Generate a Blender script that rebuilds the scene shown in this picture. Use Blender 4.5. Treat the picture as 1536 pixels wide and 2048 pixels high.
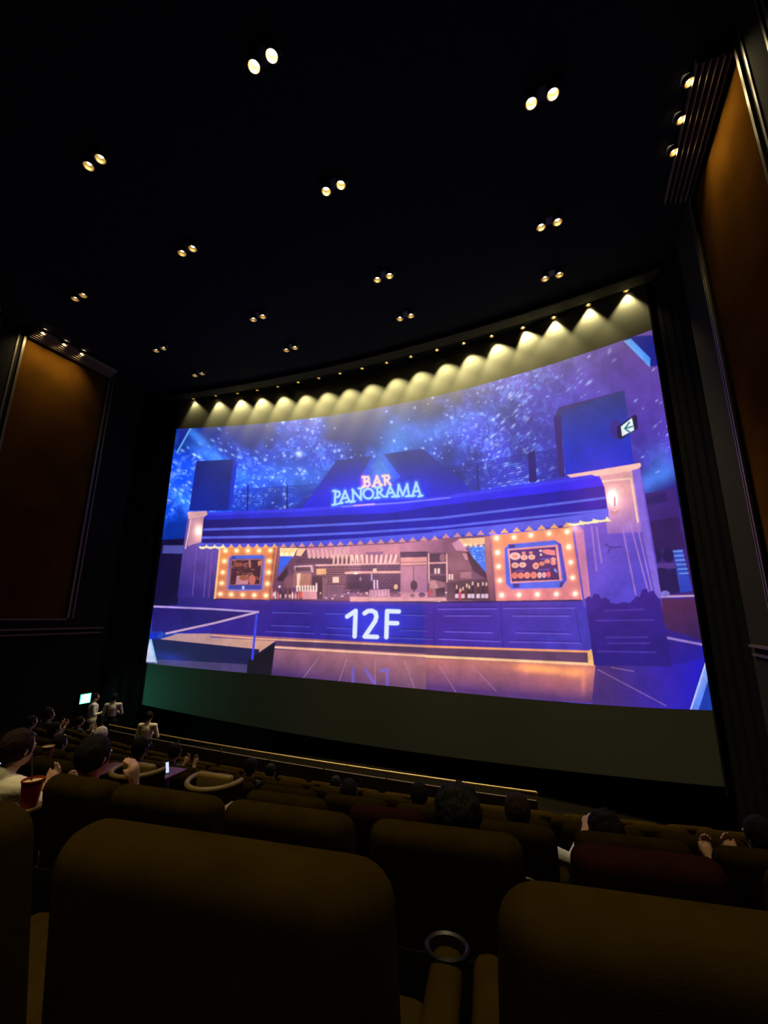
import bpy, bmesh, math, random
import numpy as np
from mathutils import Vector, Matrix

for o in list(bpy.data.objects):
    bpy.data.objects.remove(o)
sc = bpy.context.scene
C = sc.collection

# ------------------------------------------------------------------ camera, world, exposure
H = 9.5                 # ceiling height above the eye (m)
EYE = 4.7               # eye height above the stage floor (z = 0)
FPX, YAW, PITCH, ROLL = 855.408, 0.404698, 0.236230, 0.007532
_cy, _sy, _cp, _sp = math.cos(YAW), math.sin(YAW), math.cos(PITCH), math.sin(PITCH)
FW = Vector((-_sy*_cp, _cy*_cp, _sp))
_r = Vector((_cy, _sy, 0)); _u = _r.cross(FW)
RT = _r*math.cos(ROLL) + _u*math.sin(ROLL)
UP = -_r*math.sin(ROLL) + _u*math.cos(ROLL)
cam_d = bpy.data.cameras.new('camera'); cam = bpy.data.objects.new('camera', cam_d); C.objects.link(cam)
cam_d.sensor_fit = 'VERTICAL'; cam_d.sensor_height = 36.0; cam_d.lens = FPX/2048*36.0
cam_d.clip_start = 0.02; cam_d.clip_end = 200
cam.matrix_world = Matrix(((RT.x, UP.x, -FW.x, 0), (RT.y, UP.y, -FW.y, 0), (RT.z, UP.z, -FW.z, EYE), (0, 0, 0, 1)))
sc.camera = cam
world = bpy.data.worlds.new('dark_hall'); sc.world = world; world.use_nodes = True
world.node_tree.nodes['Background'].inputs[0].default_value = (0.02, 0.017, 0.012, 1)
world.node_tree.nodes['Background'].inputs[1].default_value = 0.0
sc.view_settings.view_transform = 'Standard'; sc.view_settings.look = 'None'
sc.view_settings.exposure = 0.0; sc.view_settings.gamma = 1.0; sc.view_settings.use_curve_mapping = False

# light levels of the fixtures (each light itself is made with its lamp)
P_DOWN, P_WASH, P_WALL, P_EXIT = 520.0, 620.0, 200.0, 30.0
WARM = (1.0, 0.80, 0.42)

# ------------------------------------------------------------------ helpers
def lin(c):
    return tuple((v/255/12.92 if v/255 <= 0.04045 else ((v/255+0.055)/1.055)**2.4) for v in c)
def ray(px, py):
    return RT*((px-768)/FPX) - UP*((py-1024)/FPX) + FW
def at(px, py, z):          # point of a pixel's sight line at eye-relative height z -> world
    d = ray(px, py); d = d*(z/d.z); return Vector((d.x, d.y, d.z+EYE))
def at_x(px, py, X):
    d = ray(px, py); d = d*(X/d.x); return Vector((d.x, d.y, d.z+EYE))

class MB:                   # mesh builder
    def __init__(s): s.bm = bmesh.new()
    def box(s, c, d, bevel=0, seg=2, M=None):
        r = bmesh.ops.create_cube(s.bm, size=1.0); vs = r['verts']
        for v in vs: v.co = Vector((v.co.x*d[0]+c[0], v.co.y*d[1]+c[1], v.co.z*d[2]+c[2]))
        if bevel:
            es = list({e for v in vs for e in v.link_edges})
            rb = bmesh.ops.bevel(s.bm, geom=es, offset=bevel, segments=seg, profile=0.5, affect='EDGES')
            vs = list({v for f in rb['faces'] for v in f.verts} | {v for v in vs if v.is_valid})
        if M is not None:
            for v in vs: v.co = M @ v.co
        return vs
    def lathe(s, prof, n=16, M=None, caps=True):     # prof: (r, z) list, axis z
        rings = []
        for r, z in prof:
            rings.append([s.bm.verts.new((r*math.cos(2*math.pi*i/n), r*math.sin(2*math.pi*i/n), z)) for i in range(n)])
        for a, b in zip(rings, rings[1:]):
            for i in range(n):
                s.bm.faces.new((a[i], a[(i+1) % n], b[(i+1) % n], b[i]))
        if caps:
            if prof[0][0] > 1e-4: s.bm.faces.new(rings[0][::-1])
            if prof[-1][0] > 1e-4: s.bm.faces.new(rings[-1])
        if M is not None:
            for rg in rings:
                for v in rg: v.co = M @ v.co
    def tube(s, pts, r, n=8):
        rings = []
        for i, p in enumerate(pts):
            a = Vector(pts[max(0, i-1)]); b = Vector(pts[min(len(pts)-1, i+1)])
            t = (b-a).normalized(); x = t.orthogonal().normalized()
            if rings: 
                x = (lastx - t*lastx.dot(t)).normalized()
            lastx = x; y = t.cross(x)
            rr = r[i] if isinstance(r, (list, tuple)) else r
            rings.append([s.bm.verts.new(Vector(p)+(x*math.cos(2*math.pi*k/n)+y*math.sin(2*math.pi*k/n))*rr) for k in range(n)])
        for a, b in zip(rings, rings[1:]):
            for k in range(n): s.bm.faces.new((a[k], a[(k+1) % n], b[(k+1) % n], b[k]))
        s.bm.faces.new(rings[0][::-1]); s.bm.faces.new(rings[-1])
    def ball(s, c, r, sub=2, jitter=0, seed=0):
        rr = bmesh.ops.create_icosphere(s.bm, subdivisions=sub, radius=1.0)
        rnd = random.Random(seed)
        r = (r, r, r) if not isinstance(r, (tuple, list)) else r
        for v in rr['verts']:
            k = 1+jitter*(rnd.random()-0.5)*2
            v.co = Vector((v.co.x*r[0]*k+c[0], v.co.y*r[1]*k+c[1], v.co.z*r[2]*k+c[2]))
        return rr['verts']
    def prism(s, pts, z0, z1):
        a = [s.bm.verts.new((x, y, z0)) for x, y in pts]; b = [s.bm.verts.new((x, y, z1)) for x, y in pts]
        n = len(pts); s.bm.faces.new(a[::-1]); s.bm.faces.new(b)
        for i in range(n): s.bm.faces.new((a[i], a[(i+1) % n], b[(i+1) % n], b[i]))
    def quad(s, a, b, c, d): s.bm.faces.new([s.bm.verts.new(p) for p in (a, b, c, d)])
    def mesh(s, name, smooth=True):
        bmesh.ops.recalc_face_normals(s.bm, faces=s.bm.faces)
        me = bpy.data.meshes.new(name); s.bm.to_mesh(me); s.bm.free()
        if smooth:
            me.polygons.foreach_set('use_smooth', [True]*len(me.polygons))
            try: me.set_sharp_from_angle(angle=math.radians(40))
            except Exception: pass
        return me
    def build(s, name, m, parent=None, smooth=True):
        me = s.mesh(name, smooth); me.materials.append(m)
        o = bpy.data.objects.new(name, me); C.objects.link(o); o.parent = parent
        return o

def tag(o, label=None, cat=None, group=None, kind=None):
    if label: o['label'] = label
    if cat: o['category'] = cat
    if group: o['group'] = group
    if kind: o['kind'] = kind
    return o
def empty(name, loc, rz=0):
    o = bpy.data.objects.new(name, None); C.objects.link(o); o.empty_display_size = 0.1
    o.location = loc; o.rotation_euler = (0, 0, rz); return o
def copy_tree(o, parent=None):
    c = o.copy(); C.objects.link(c); c.parent = parent
    for k in ('label', 'category', 'group'):
        pass
    for ch in list(o.children): copy_tree(ch, c)
    return c
ORD = ['first', 'second', 'third', 'fourth', 'fifth', 'sixth', 'seventh', 'eighth', 'ninth', 'tenth', 'eleventh', 'twelfth',
       'thirteenth', 'fourteenth', 'fifteenth', 'sixteenth', 'seventeenth', 'eighteenth', 'nineteenth', 'twentieth']

def mat(name, col, rough=0.6, metal=0.0, var=0.15, scale=8.0, bump=0.0, bscale=60.0, spec=0.5, sheen=0.0):
    m = bpy.data.materials.new(name); m.use_nodes = True; nt = m.node_tree; b = nt.nodes['Principled BSDF']
    tc = nt.nodes.new('ShaderNodeTexCoord'); nz = nt.nodes.new('ShaderNodeTexNoise')
    nz.inputs['Scale'].default_value = scale; nz.inputs['Detail'].default_value = 4
    nt.links.new(tc.outputs['Object'], nz.inputs['Vector'])
    rp = nt.nodes.new('ShaderNodeValToRGB'); e = rp.color_ramp.elements
    e[0].position = 0.3; e[1].position = 0.7
    e[0].color = (*[v*(1-var) for v in col], 1); e[1].color = (*[min(1, v*(1+var)) for v in col], 1)
    nt.links.new(nz.outputs['Fac'], rp.inputs['Fac']); nt.links.new(rp.outputs['Color'], b.inputs['Base Color'])
    b.inputs['Roughness'].default_value = rough; b.inputs['Metallic'].default_value = metal
    b.inputs['Specular IOR Level'].default_value = spec
    if sheen: b.inputs['Sheen Weight'].default_value = sheen
    if bump:
        n2 = nt.nodes.new('ShaderNodeTexNoise'); n2.inputs['Scale'].default_value = bscale; n2.inputs['Detail'].default_value = 3
        nt.links.new(tc.outputs['Object'], n2.inputs['Vector'])
        bp = nt.nodes.new('ShaderNodeBump'); bp.inputs['Strength'].default_value = bump; bp.inputs['Distance'].default_value = 0.01
        nt.links.new(n2.outputs['Fac'], bp.inputs['Height']); nt.links.new(bp.outputs['Normal'], b.inputs['Normal'])
    return m
def emit(name, col, strength, base=(0.5, 0.5, 0.5), sample=False):
    m = bpy.data.materials.new(name); m.use_nodes = True; b = m.node_tree.nodes['Principled BSDF']
    b.inputs['Base Color'].default_value = (*base, 1); b.inputs['Emission Color'].default_value = (*col, 1)
    b.inputs['Emission Strength'].default_value = strength
    if not sample: m.cycles.emission_sampling = 'NONE'
    return m
M = dict(
    ceiling=mat('black_ceiling_paint', (0.010, 0.011, 0.011), 0.95, spec=0.1, bump=0.2),
    soffit=mat('dark_soffit_paint', (0.035, 0.032, 0.022), 0.9, spec=0.1),
    wall=mat('black_wall_fabric', (0.009, 0.008, 0.006), 0.95, spec=0.1, bump=0.3),
    panel=mat('brown_acoustic_fabric', (0.055, 0.022, 0.0025), 0.9, var=0.28, scale=0.9, spec=0.0, bump=0.2),
    frame=mat('bronze_trim_metal', (0.085, 0.062, 0.03), 0.45, metal=0.4),
    slat=mat('bronze_slat', (0.30, 0.22, 0.11), 0.35, metal=0.4),
    masking=mat('black_masking_cloth', (0.006, 0.006, 0.006), 1.0, spec=0.0),
    carpet=mat('black_brown_carpet', (0.006, 0.0048, 0.0035), 1.0, var=0.35, scale=30, spec=0.05, bump=0.5),
    stage=mat('matt_black_stage_floor', (0.008, 0.008, 0.008), 0.9, spec=0.1),
    can=mat('black_lamp_can', (0.012, 0.012, 0.012), 0.6),
    reflector=mat('brass_reflector', (0.55, 0.40, 0.14), 0.28, metal=1.0, var=0.03),
    bulb=emit('warm_lamp_lens', (1.0, 0.82, 0.55), 30.0),
    washbulb=emit('wash_lamp_lens', (1.0, 0.84, 0.52), 40.0),
    seat=mat('dark_brown_seat_fabric', (0.027, 0.0165, 0.0025), 0.9, var=0.15, scale=14, spec=0.0, bump=0.12, bscale=300),
    seatred=mat('maroon_seat_fabric', (0.022, 0.0065, 0.0045), 0.9, var=0.15, scale=14, spec=0.0, bump=0.12, bscale=300),
    plastic=mat('black_plastic', (0.006, 0.0055, 0.005), 0.45),
    tan=mat('tan_leather', (0.24, 0.165, 0.04), 0.5, var=0.12, bump=0.1),
    wood=mat('orange_wood', (0.17, 0.055, 0.012), 0.4, var=0.3, scale=12),
    rosewood=mat('rose_wood', (0.13, 0.042, 0.036), 0.4, var=0.25, scale=12),
    rail=mat('brass_rail', (0.42, 0.29, 0.09), 0.4, metal=0.25),
    railpanel=mat('brown_rail_panel', (0.085, 0.052, 0.012), 0.6, var=0.25, scale=3),
)

# ------------------------------------------------------------------ the projected picture (colour of the screen)
PX0, PY0, PW, PH, PS = 270, 640, 1190, 800, 2
_ys, _xs = np.mgrid[0:PH*PS, 0:PW*PS].astype(np.float32)
_xs = _xs/PS+PX0; _ys = _ys/PS+PY0
IMG = np.zeros((PH*PS, PW*PS, 3), np.float32)
L = lambda c: np.array(lin(c), np.float32)
def mk(ox, oy, s): return lambda pts: [(ox+x/s, oy+y/s) for x, y in pts]
K = 2.4774
c1, c2, c3, c4 = mk(280, 640, K), mk(860, 640, K), mk(260, 1020, K), mk(860, 1020, K)
d1, d2, d3, d4 = mk(420, 1050, 5.12), mk(700, 1060, 4.8), mk(980, 1040, 6.982), mk(640, 920, 6.678)
ident = lambda p: p
def _win(x0, y0, x1, y1):
    a = max(0, int((x0-PX0)*PS)-1); b = min(PW*PS, int((x1-PX0)*PS)+2)
    c = max(0, int((y0-PY0)*PS)-1); d = min(PH*PS, int((y1-PY0)*PS)+2)
    return slice(c, max(c, d)), slice(a, max(a, b))
def cover(pts):
    xs = [q[0] for q in pts]; ys = [q[1] for q in pts]
    w = _win(min(xs), min(ys), max(xs), max(ys)); X = _xs[w]; Y = _ys[w]
    ins = np.zeros(X.shape, bool)
    n = len(pts)
    for i in range(n):
        (xa, ya), (xb, yb) = pts[i], pts[(i+1) % n]
        if ya == yb: continue
        ins ^= ((ya > Y) != (yb > Y)) & (X < (xb-xa)*(Y-ya)/(yb-ya)+xa)
    return w, ins
def poly(pts, col, col2=None, a=None, b=None, alpha=1.0):
    w, ins = cover(pts)
    if col2 is None:
        c = L(col)[None, None, :]
    else:
        dx, dy = b[0]-a[0], b[1]-a[1]
        t = np.clip(((_xs[w]-a[0])*dx+(_ys[w]-a[1])*dy)/(dx*dx+dy*dy), 0, 1)[..., None]
        c = L(col)*(1-t)+L(col2)*t
    k = (ins*alpha)[..., None].astype(np.float32)
    IMG[w] = IMG[w]*(1-k)+c*k
def stroke(pts, r, col, alpha=1.0, soft=0.6):
    xs = [q[0] for q in pts]; ys = [q[1] for q in pts]
    w = _win(min(xs)-r-2, min(ys)-r-2, max(xs)+r+2, max(ys)+r+2); X = _xs[w]; Y = _ys[w]
    d = np.full(X.shape, 1e9, np.float32)
    for (xa, ya), (xb, yb) in zip(pts, pts[1:]):
        dx, dy = xb-xa, yb-ya; l2 = dx*dx+dy*dy+1e-9
        t = np.clip(((X-xa)*dx+(Y-ya)*dy)/l2, 0, 1)
        d = np.minimum(d, np.hypot(X-xa-t*dx, Y-ya-t*dy))
    k = (np.clip((r-d)/soft+0.5, 0, 1)*alpha)[..., None]
    IMG[w] = IMG[w]*(1-k)+L(col)*k
def glow(x, y, rx, ry, col, amt, ang=0.0):
    R = 3*max(rx, ry); w = _win(x-R, y-R, x+R, y+R); X = _xs[w]-x; Y = _ys[w]-y
    ca, sa = math.cos(ang), math.sin(ang)
    g = np.exp(-(((X*ca+Y*sa)/rx)**2+((-X*sa+Y*ca)/ry)**2))*amt
    IMG[w] += (g[..., None]*L(col)).astype(np.float32)
def ell(x, y, rx, ry, col, alpha=1.0):
    w = _win(x-rx-1, y-ry-1, x+rx+1, y+ry+1)
    k = (np.clip((1-np.hypot((_xs[w]-x)/rx, (_ys[w]-y)/ry))*min(rx, ry)+0.5, 0, 1)*alpha)[..., None]
    IMG[w] = IMG[w]*(1-k)+L(col)*k
def vnoise(scale, seed, aspect=1.0):
    rs = np.random.RandomState(seed); gx = int(PW/scale)+3; gy = int(PH/(scale*aspect))+3
    g = rs.rand(gy, gx).astype(np.float32)
    x = (_xs-PX0)/scale; y = (_ys-PY0)/(scale*aspect)
    xi = x.astype(int); yi = y.astype(int); fx = x-xi; fy = y-yi
    fx = fx*fx*(3-2*fx); fy = fy*fy*(3-2*fy)
    return (g[yi, xi]*(1-fx)+g[yi, xi+1]*fx)*(1-fy)+(g[yi+1, xi]*(1-fx)+g[yi+1, xi+1]*fx)*fy

def paint():
    global IMG
    rs = np.random.RandomState(5); rnd = random.Random(7)
    # night sky projected behind the bar
    u = np.clip((_xs-330)/970, 0, 1)[..., None]
    v = np.clip((_ys-700)/330, 0, 1)[..., None]
    tl, tm, tr = L((12, 66, 225)), L((56, 66, 165)), L((112, 76, 168))  # purple towards top right: warm wash-lamp haze painted into the sky colour
    bl, bm_, br = L((8, 76, 245)), L((22, 66, 230)), L((52, 40, 225))
    def tri(a, b, c): return np.where(u < 0.5, a*(1-2*u)+b*2*u, b*(2-2*u)+c*(2*u-1))
    sky = tri(tl, tm, tr)*(1-v)+tri(bl, bm_, br)*v
    n = 0.5*vnoise(110, 1)+0.3*vnoise(45, 2)+0.2*vnoise(18, 3)
    cl = np.clip((n-0.36)*2.6, 0, 1.3)[..., None]
    cl = cl*(1-np.clip((u-0.7)*3, 0, 1)*np.clip((0.75-v)*3, 0, 1))+0.55*np.clip((u-0.7)*3, 0, 1)*np.clip((0.75-v)*3, 0, 1)
    IMG[:] = sky*(0.36+0.92*cl)
    fine = np.clip((0.5*vnoise(9, 11)+0.5*vnoise(4, 12)-0.50)*4, 0, 1)*np.clip((n-0.42)*5, 0, 1)
    right = np.clip((_xs-1040)/120, 0, 1)*np.clip((960-_ys)/120, 0, 1)
    IMG += (fine*(1-0.85*right)*0.34)[..., None]*L((110, 165, 255))
    # streaky bright patches low right, low left
    for (x, y, rx, ry, a, am) in ((1305, 960, 60, 18, -0.5, .55), (1320, 920, 30, 30, 0, .3), (400, 880, 60, 9, .75, .55), (440, 925, 70, 10, .5, .5), (365, 1000, 40, 14, .6, .4), (600, 955, 90, 25, .1, .32), (790, 900, 24, 60, 0, .45), (900, 850, 90, 18, -.3, .25), (830, 870, 70, 40, 0, .2)):
        glow(x, y, rx, ry, (70, 150, 255), am, a)
    nst = 0
    while nst < 1150:
        x = rnd.uniform(330, 1345); y = rnd.uniform(670, 1030)
        iy = min(PH*PS-1, int((y-PY0)*PS)); ix = min(PW*PS-1, int((x-PX0)*PS))
        dens = n[iy, ix]
        far = x > 1060 and y < 930
        if rnd.random() > (dens-0.30)*2.6: continue
        if far and rnd.random() < 0.80: continue
        r = rnd.choice((0.7, 0.8, 1.0, 1.3, 1.7, 2.3)); b = rnd.uniform(0.25, 1.0)
        if x > 980: glow(x, y, r*2.4, r*0.9, (190, 215, 255), b*0.8, -0.75 if y < 900 else -0.45)
        elif x < 520: glow(x, y, r*1.8, r*0.9, (170, 215, 255), b*0.8, 0.6)
        else: glow(x, y, r*1.15, r*1.1, (190, 220, 255), b*0.9)
        nst += 1
    glow(598, 908, 6, 6, (200, 225, 255), .9); glow(1178, 765, 7, 2.5, (190, 210, 255), .7, -.7)
    # bright corner frames of the projected slide
    poly([(352, 905), (361, 857), (383, 857), (372, 878)], (10, 30, 150)); stroke([(381, 857), (354, 905)], 1.6, (90, 170, 240))
    poly(c2([(960, 85), (1300, 60), (1300, 200), (1090, 232)]), (10, 20, 130))
    poly(c2([(960, 105), (995, 92), (1092, 190), (1090, 235)]), (120, 185, 250), (40, 120, 240), c2([(1000, 170)])[0], c2([(1060, 130)])[0])
    # fences on the roof of the bar
    for k in range(13):
        t = k/12
        stroke(c1([(455, 845+100*t), (880, 815+115*t)]), 0.75, (14, 22, 120), .9)
    for x in (535, 730): stroke(c1([(x, 820), (x-3, 940)]), 1.6, (12, 18, 110))
    for k in range(13):
        t = k/12
        stroke(c2([(50, 745+115*t), (660, 632+135*t)]), 0.9, (25, 15, 125), .9)
    stroke(c2([(235, 712), (240, 850)]), 1.3, (20, 12, 110))
    poly(c2([(485, 662), (520, 640), (530, 802), (492, 806)]), (35, 12, 120))
    poly(c2([(640, 630), (655, 628), (668, 775), (652, 780)]), (25, 12, 110))
    # towers
    poly(c1([(278, 700), (462, 690), (440, 945), (243, 945)]), (18, 34, 120), (14, 34, 150), c1([(350, 690)])[0], c1([(350, 945)])[0])
    poly(c1([(462, 690), (482, 712), (466, 840), (452, 945), (438, 945)]), (20, 44, 205))
    poly(c2([(612, 482), (650, 440), (662, 775), (640, 780)]), (52, 26, 120))
    poly(c2([(612, 482), (640, 432), (962, 348), (968, 352), (650, 470)]), (62, 48, 120))
    poly(c2([(648, 452), (964, 350), (1012, 738), (672, 778)]), (48, 54, 128), (10, 40, 205), c2([(800, 390)])[0], c2([(830, 700)])[0])
    ell(*c2([(920, 540)])[0], 12, 20, (60, 20, 110), .6)
    poly(c2([(925, 530), (1012, 470), (1026, 474), (1030, 538), (945, 592), (930, 585)]), (26, 16, 70))
    poly(c2([(946, 528), (1000, 486), (1012, 545), (952, 576)]), (225, 238, 250))
    stroke(c2([(965, 538), (1003, 527)]), 1.5, (30, 110, 120)); stroke(c2([(988, 508), (965, 538), (993, 558)]), 1.7, (30, 110, 120))
    # mountain sign
    poly(c1([(800, 934), (975, 695), (1148, 675), (1088, 790), (1200, 830), (1290, 780), (1205, 665), (1400, 637), (1550, 760), (1590, 790), (1650, 858), (1400, 890)]), (30, 42, 140), (22, 18, 215), c1([(1100, 690)])[0], c1([(1100, 900)])[0])
    poly(c1([(1148, 675), (1088, 790), (1120, 800), (1160, 700)]), (30, 60, 225)); poly(c1([(1205, 665), (1290, 775), (1265, 790), (1215, 720)]), (45, 85, 235))
    glow(*c1([(1190, 760)])[0], 20, 32, (120, 200, 255), .35)
    x, y = c4([(0, 0)])[0]
    for k in range(9): stroke(c1([(1420+k*10, 745+k*13), (1600, 745-28+k*14)]), .7, (12, 14, 130), .7)
    # far left and far right of the room in the slide
    poly(c3([(150, 148), (285, 140), (262, 200), (240, 470), (90, 480), (60, 640)]), (16, 10, 60))
    poly(c3([(165, 175), (268, 175), (262, 216), (160, 215)]), (78, 80, 165))
    poly(c4([(1050, 0), (1060, -80), (1215, -110), (1300, 300), (1330, 435), (1130, 432)]), (58, 28, 120))
    poly(c4([(1065, -60), (1170, -85), (1175, -40), (1070, -25)]), (40, 22, 100))
    poly(c4([(1075, 60), (1230, 30), (1265, 190), (1100, 200)]), (48, 18, 92))
    for (x, y, rx, ry) in ((1120, 225, 30, 38), (1180, 225, 28, 36), (1150, 330, 40, 45), (1210, 330, 36, 45), (1190, 385, 60, 30)):
        ell(*c4([(x, y)])[0], rx/K, ry/K, (34, 14, 84))
    poly(c4([(1095, 265), (1210, 262), (1215, 290), (1100, 285)]), (84, 48, 140))
    poly(c4([(1203, 200), (1250, 195), (1300, 400), (1240, 410)]), (60, 80, 200), (40, 60, 190), c4([(1210, 200)])[0], c4([(1280, 400)])[0])
    for k in range(6): stroke(c4([(1206+k*6, 205+k*22), (1250+k*6, 203+k*22)]), 1.0, (130, 180, 250), .8)
    stroke(c4([(1135, 430), (1310, 425)]), 2.0, (190, 150, 200)); ell(*c4([(1165, 415)])[0], 9, 6, (120, 110, 200))
    poly(c4([(1135, 440), (1312, 438), (1362, 660), (1170, 600)]), (84, 36, 84), (52, 22, 90), c4([(1200, 440)])[0], c4([(1260, 640)])[0])
    poly(c4([(1165, 585), (1365, 655), (1460, 1010), (1180, 1010)]), (48, 22, 130), (20, 16, 170), c4([(1190, 620)])[0], c4([(1350, 800)])[0])
    stroke(c4([(1170, 632), (1355, 668)]), 2.2, (150, 120, 205))
    # floor
    poly(c3([(80, 640), (700, 660), (1536, 720), (1536, 900), (60, 760)]), (60, 42, 110))
    poly(c3([(700, 690), (1560, 720), (1560, 910), (690, 830)]), (170, 108, 118), (70, 42, 112), c3([(1000, 690)])[0], c3([(970, 860)])[0])
    poly(c4([(-20, 700), (820, 760), (1280, 790), (1480, 1010), (-20, 900)]), (206, 122, 110), (88, 50, 118), c4([(300, 730)])[0], c4([(285, 900)])[0])
    poly(c4([(820, 765), (1200, 770), (1380, 730), (1480, 1010), (800, 970)]), (66, 38, 122), (28, 14, 190), c4([(900, 850)])[0], c4([(1330, 860)])[0])
    for a, b in (((940, 725), (860, 830)), ((1075, 735), (1035, 850)), ((1215, 740), (1215, 870)), ((1360, 745), (1410, 885))): stroke(c3([a, b]), .6, (190, 150, 190), .6)
    for a, b in (((40, 765), (130, 905)), ((205, 770), (330, 900)), ((830, 790), (1170, 970)), ((900, 780), (1010, 800))): stroke(c4([a, b]), .6, (190, 140, 190), .6)
    for a, b in (((1105, 785), (1105, 860)), ((1165, 790), (1215, 865)), ((1275, 790), (1275, 872)), ((1245, 795), (1275, 795))): stroke(c3([a, b]), 3.0, (110, 100, 225), .55, 2.5)
    w = _win(1020, 1320, 1200, 1400)
    glow(*c4([(560, 790)])[0], 48, 8, (255, 165, 20), .75, .08); glow(*c4([(720, 805)])[0], 22, 10, (255, 160, 20), .55); glow(*c4([(500, 785)])[0], 30, 9, (255, 140, 40), .25, .08); glow(*c4([(650, 850)])[0], 60, 20, (255, 120, 60), .12)
    glow(*c4([(760, 850)])[0], 5, 22, (255, 150, 60), .3)
    # left wing wall, and the bar counter
    poly(c3([(262, 200), (440, 200), (420, 470), (425, 620), (100, 600), (235, 470)]), (60, 50, 150), (34, 24, 112), c3([(330, 230)])[0], c3([(300, 520)])[0])
    poly(c3([(110, 478), (640, 440), (1540, 455), (1540, 670), (400, 620), (110, 600)]), (44, 28, 132), (46, 34, 165), c3([(500, 450)])[0], c3([(500, 640)])[0])
    poly(c3([(415, 440), (1540, 455), (1540, 672), (640, 622), (400, 612)]), (48, 28, 140), (42, 36, 168), c3([(700, 450)])[0], c3([(1500, 560)])[0])
    poly(c4([(-30, 452), (765, 444), (806, 700), (-30, 672)]), (66, 34, 158), (66, 52, 180), c4([(200, 450)])[0], c4([(700, 600)])[0])
    glow(*c3([(1200, 560)])[0], 60, 36, (50, 70, 255), .36)
    stroke(c3([(420, 440), (1536, 458)]), 1.8, (24, 12, 90)); stroke(c4([(0, 457), (765, 446)]), 2.0, (22, 8, 84))
    stroke(c3([(700, 437), (1536, 452)]), 1.0, (240, 180, 190)); stroke(c4([(0, 451), (765, 440)]), .8, (250, 190, 180))
    for a, b in (((705, 508), (895, 512)), ((970, 513), (1085, 516)), ((1340, 520), (1465, 524)), ((700, 572), (890, 578)), ((975, 583), (1100, 588)), ((1340, 596), (1470, 600)), ((675, 602), (910, 612)), ((945, 614), (1180, 626)), ((1230, 630), (1500, 642))): stroke(c3([a, b]), 1.0, (84, 78, 205), .8); stroke(c3([(a[0], a[1]-6), (b[0], b[1]-6)]), 1.0, (26, 16, 110), .7)
    for a, b in (((70, 525), (300, 525)), ((410, 526), (690, 526)), ((75, 603), (308, 609)), ((425, 609), (692, 614)), ((45, 640), (350, 653)), ((390, 653), (750, 660)), ((40, 492), (330, 490)), ((365, 488), (720, 486))): stroke(c4([a, b]), 1.1, (112, 88, 220), .85); stroke(c4([(a[0], a[1]-7), (b[0], b[1]-7)]), 1.0, (40, 18, 130), .7)
    for a, b in (((350, 460), (360, 680)), ((720, 488), (748, 660)), ((20, 460), (20, 670))): stroke(c4([a, b]), .9, (44, 22, 140), .7)
    # kick strip lit from below
    poly(c3([(400, 612), (1540, 672), (1540, 735), (720, 685), (720, 655), (400, 628)]), (150, 96, 120)); poly(c3([(720, 648), (1540, 680), (1540, 715), (720, 672)]), (80, 52, 98))
    stroke(c3([(405, 620), (640, 638), (1540, 680)]), 1.6, (230, 165, 140)); stroke(c3([(720, 680), (1540, 728)]), 2.0, (250, 190, 160))
    poly(c4([(-20, 675), (785, 700), (805, 770), (-20, 735)]), (96, 60, 100)); stroke(c4([(-20, 676), (790, 702)]), 2.0, (250, 165, 110)); stroke(c4([(-20, 725), (810, 765)]), 2.6, (255, 200, 150))
    poly(c4([(780, 700), (800, 690), (815, 770), (785, 762)]), (255, 190, 120))
    # service window: back of the bar
    poly(d1([(610, 220), (1540, 200), (1540, 780), (605, 765)]), (100, 58, 96)); poly(d2([(0, 140), (1000, 70), (1340, 50), (1410, 680), (0, 690)]), (122, 74, 110))
    poly(d1([(600, 215), (720, 215), (700, 500), (640, 640), (605, 765)]), (150, 88, 110), (90, 52, 92), d1([(660, 230)])[0], d1([(640, 700)])[0])
    poly(d1([(715, 235), (900, 235), (870, 290), (850, 330), (715, 330)]), (255, 215, 150)); poly(d1([(715, 320), (850, 320), (700, 520)]), (24, 96, 240))
    for x in (735, 785, 845): glow(*d1([(x, 300)])[0], 3, 2.4, (255, 240, 200), .9)
    poly(d1([(660, 580), (980, 240), (1010, 250), (1000, 330), (880, 330), (800, 440), (760, 560)]), (84, 48, 78)); poly(d1([(680, 560), (790, 430), (800, 500), (740, 580)]), (38, 22, 50)); poly(d1([(900, 240), (985, 240), (930, 320), (880, 310)]), (255, 190, 150))
    # ceiling of kitchen, hanging glasses
    poly(d1([(985, 235), (1540, 215), (1540, 330), (1000, 330)]), (205, 128, 150), (228, 160, 175), d1([(1000, 240)])[0], d1([(1540, 300)])[0])
    poly(d2([(0, 155), (480, 130), (480, 330), (0, 330)]), (206, 132, 152))
    poly(d2([(480, 130), (960, 80), (1050, 90), (1130, 210), (480, 215)]), (190, 120, 150), (140, 84, 120), d2([(600, 130)])[0], d2([(900, 210)])[0])
    poly(d1([(890, 335), (1180, 345), (1260, 360), (1260, 400), (880, 395)]), (70, 44, 74))
    for k in range(9): x = 1010+k*45; stroke(d1([(x, 255), (x+14, 330)]), 1.4, (240, 190, 185), .8); ell(*d1([(x+10, 332)])[0], 2.6, 2, (235, 180, 170))
    for k in range(7): x = 1270+k*44; stroke(d1([(x, 310), (x-5, 400)]), 1.7, (255, 205, 190), .9); stroke(d1([(x+18, 320), (x+14, 400)]), 1.5, (120, 60, 80), .7)
    poly(d2([(140, 215), (330, 205), (300, 245), (170, 245)]), (150, 92, 140))
    for k in range(10): x = 20+k*47; stroke(d2([(x, 245), (x+(5-k)*5-5, 320)]), 1.8, (255, 215, 200), .95); stroke(d2([(x+24, 240), (x+20, 320)]), 1.5, (140, 74, 100), .7)
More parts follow.
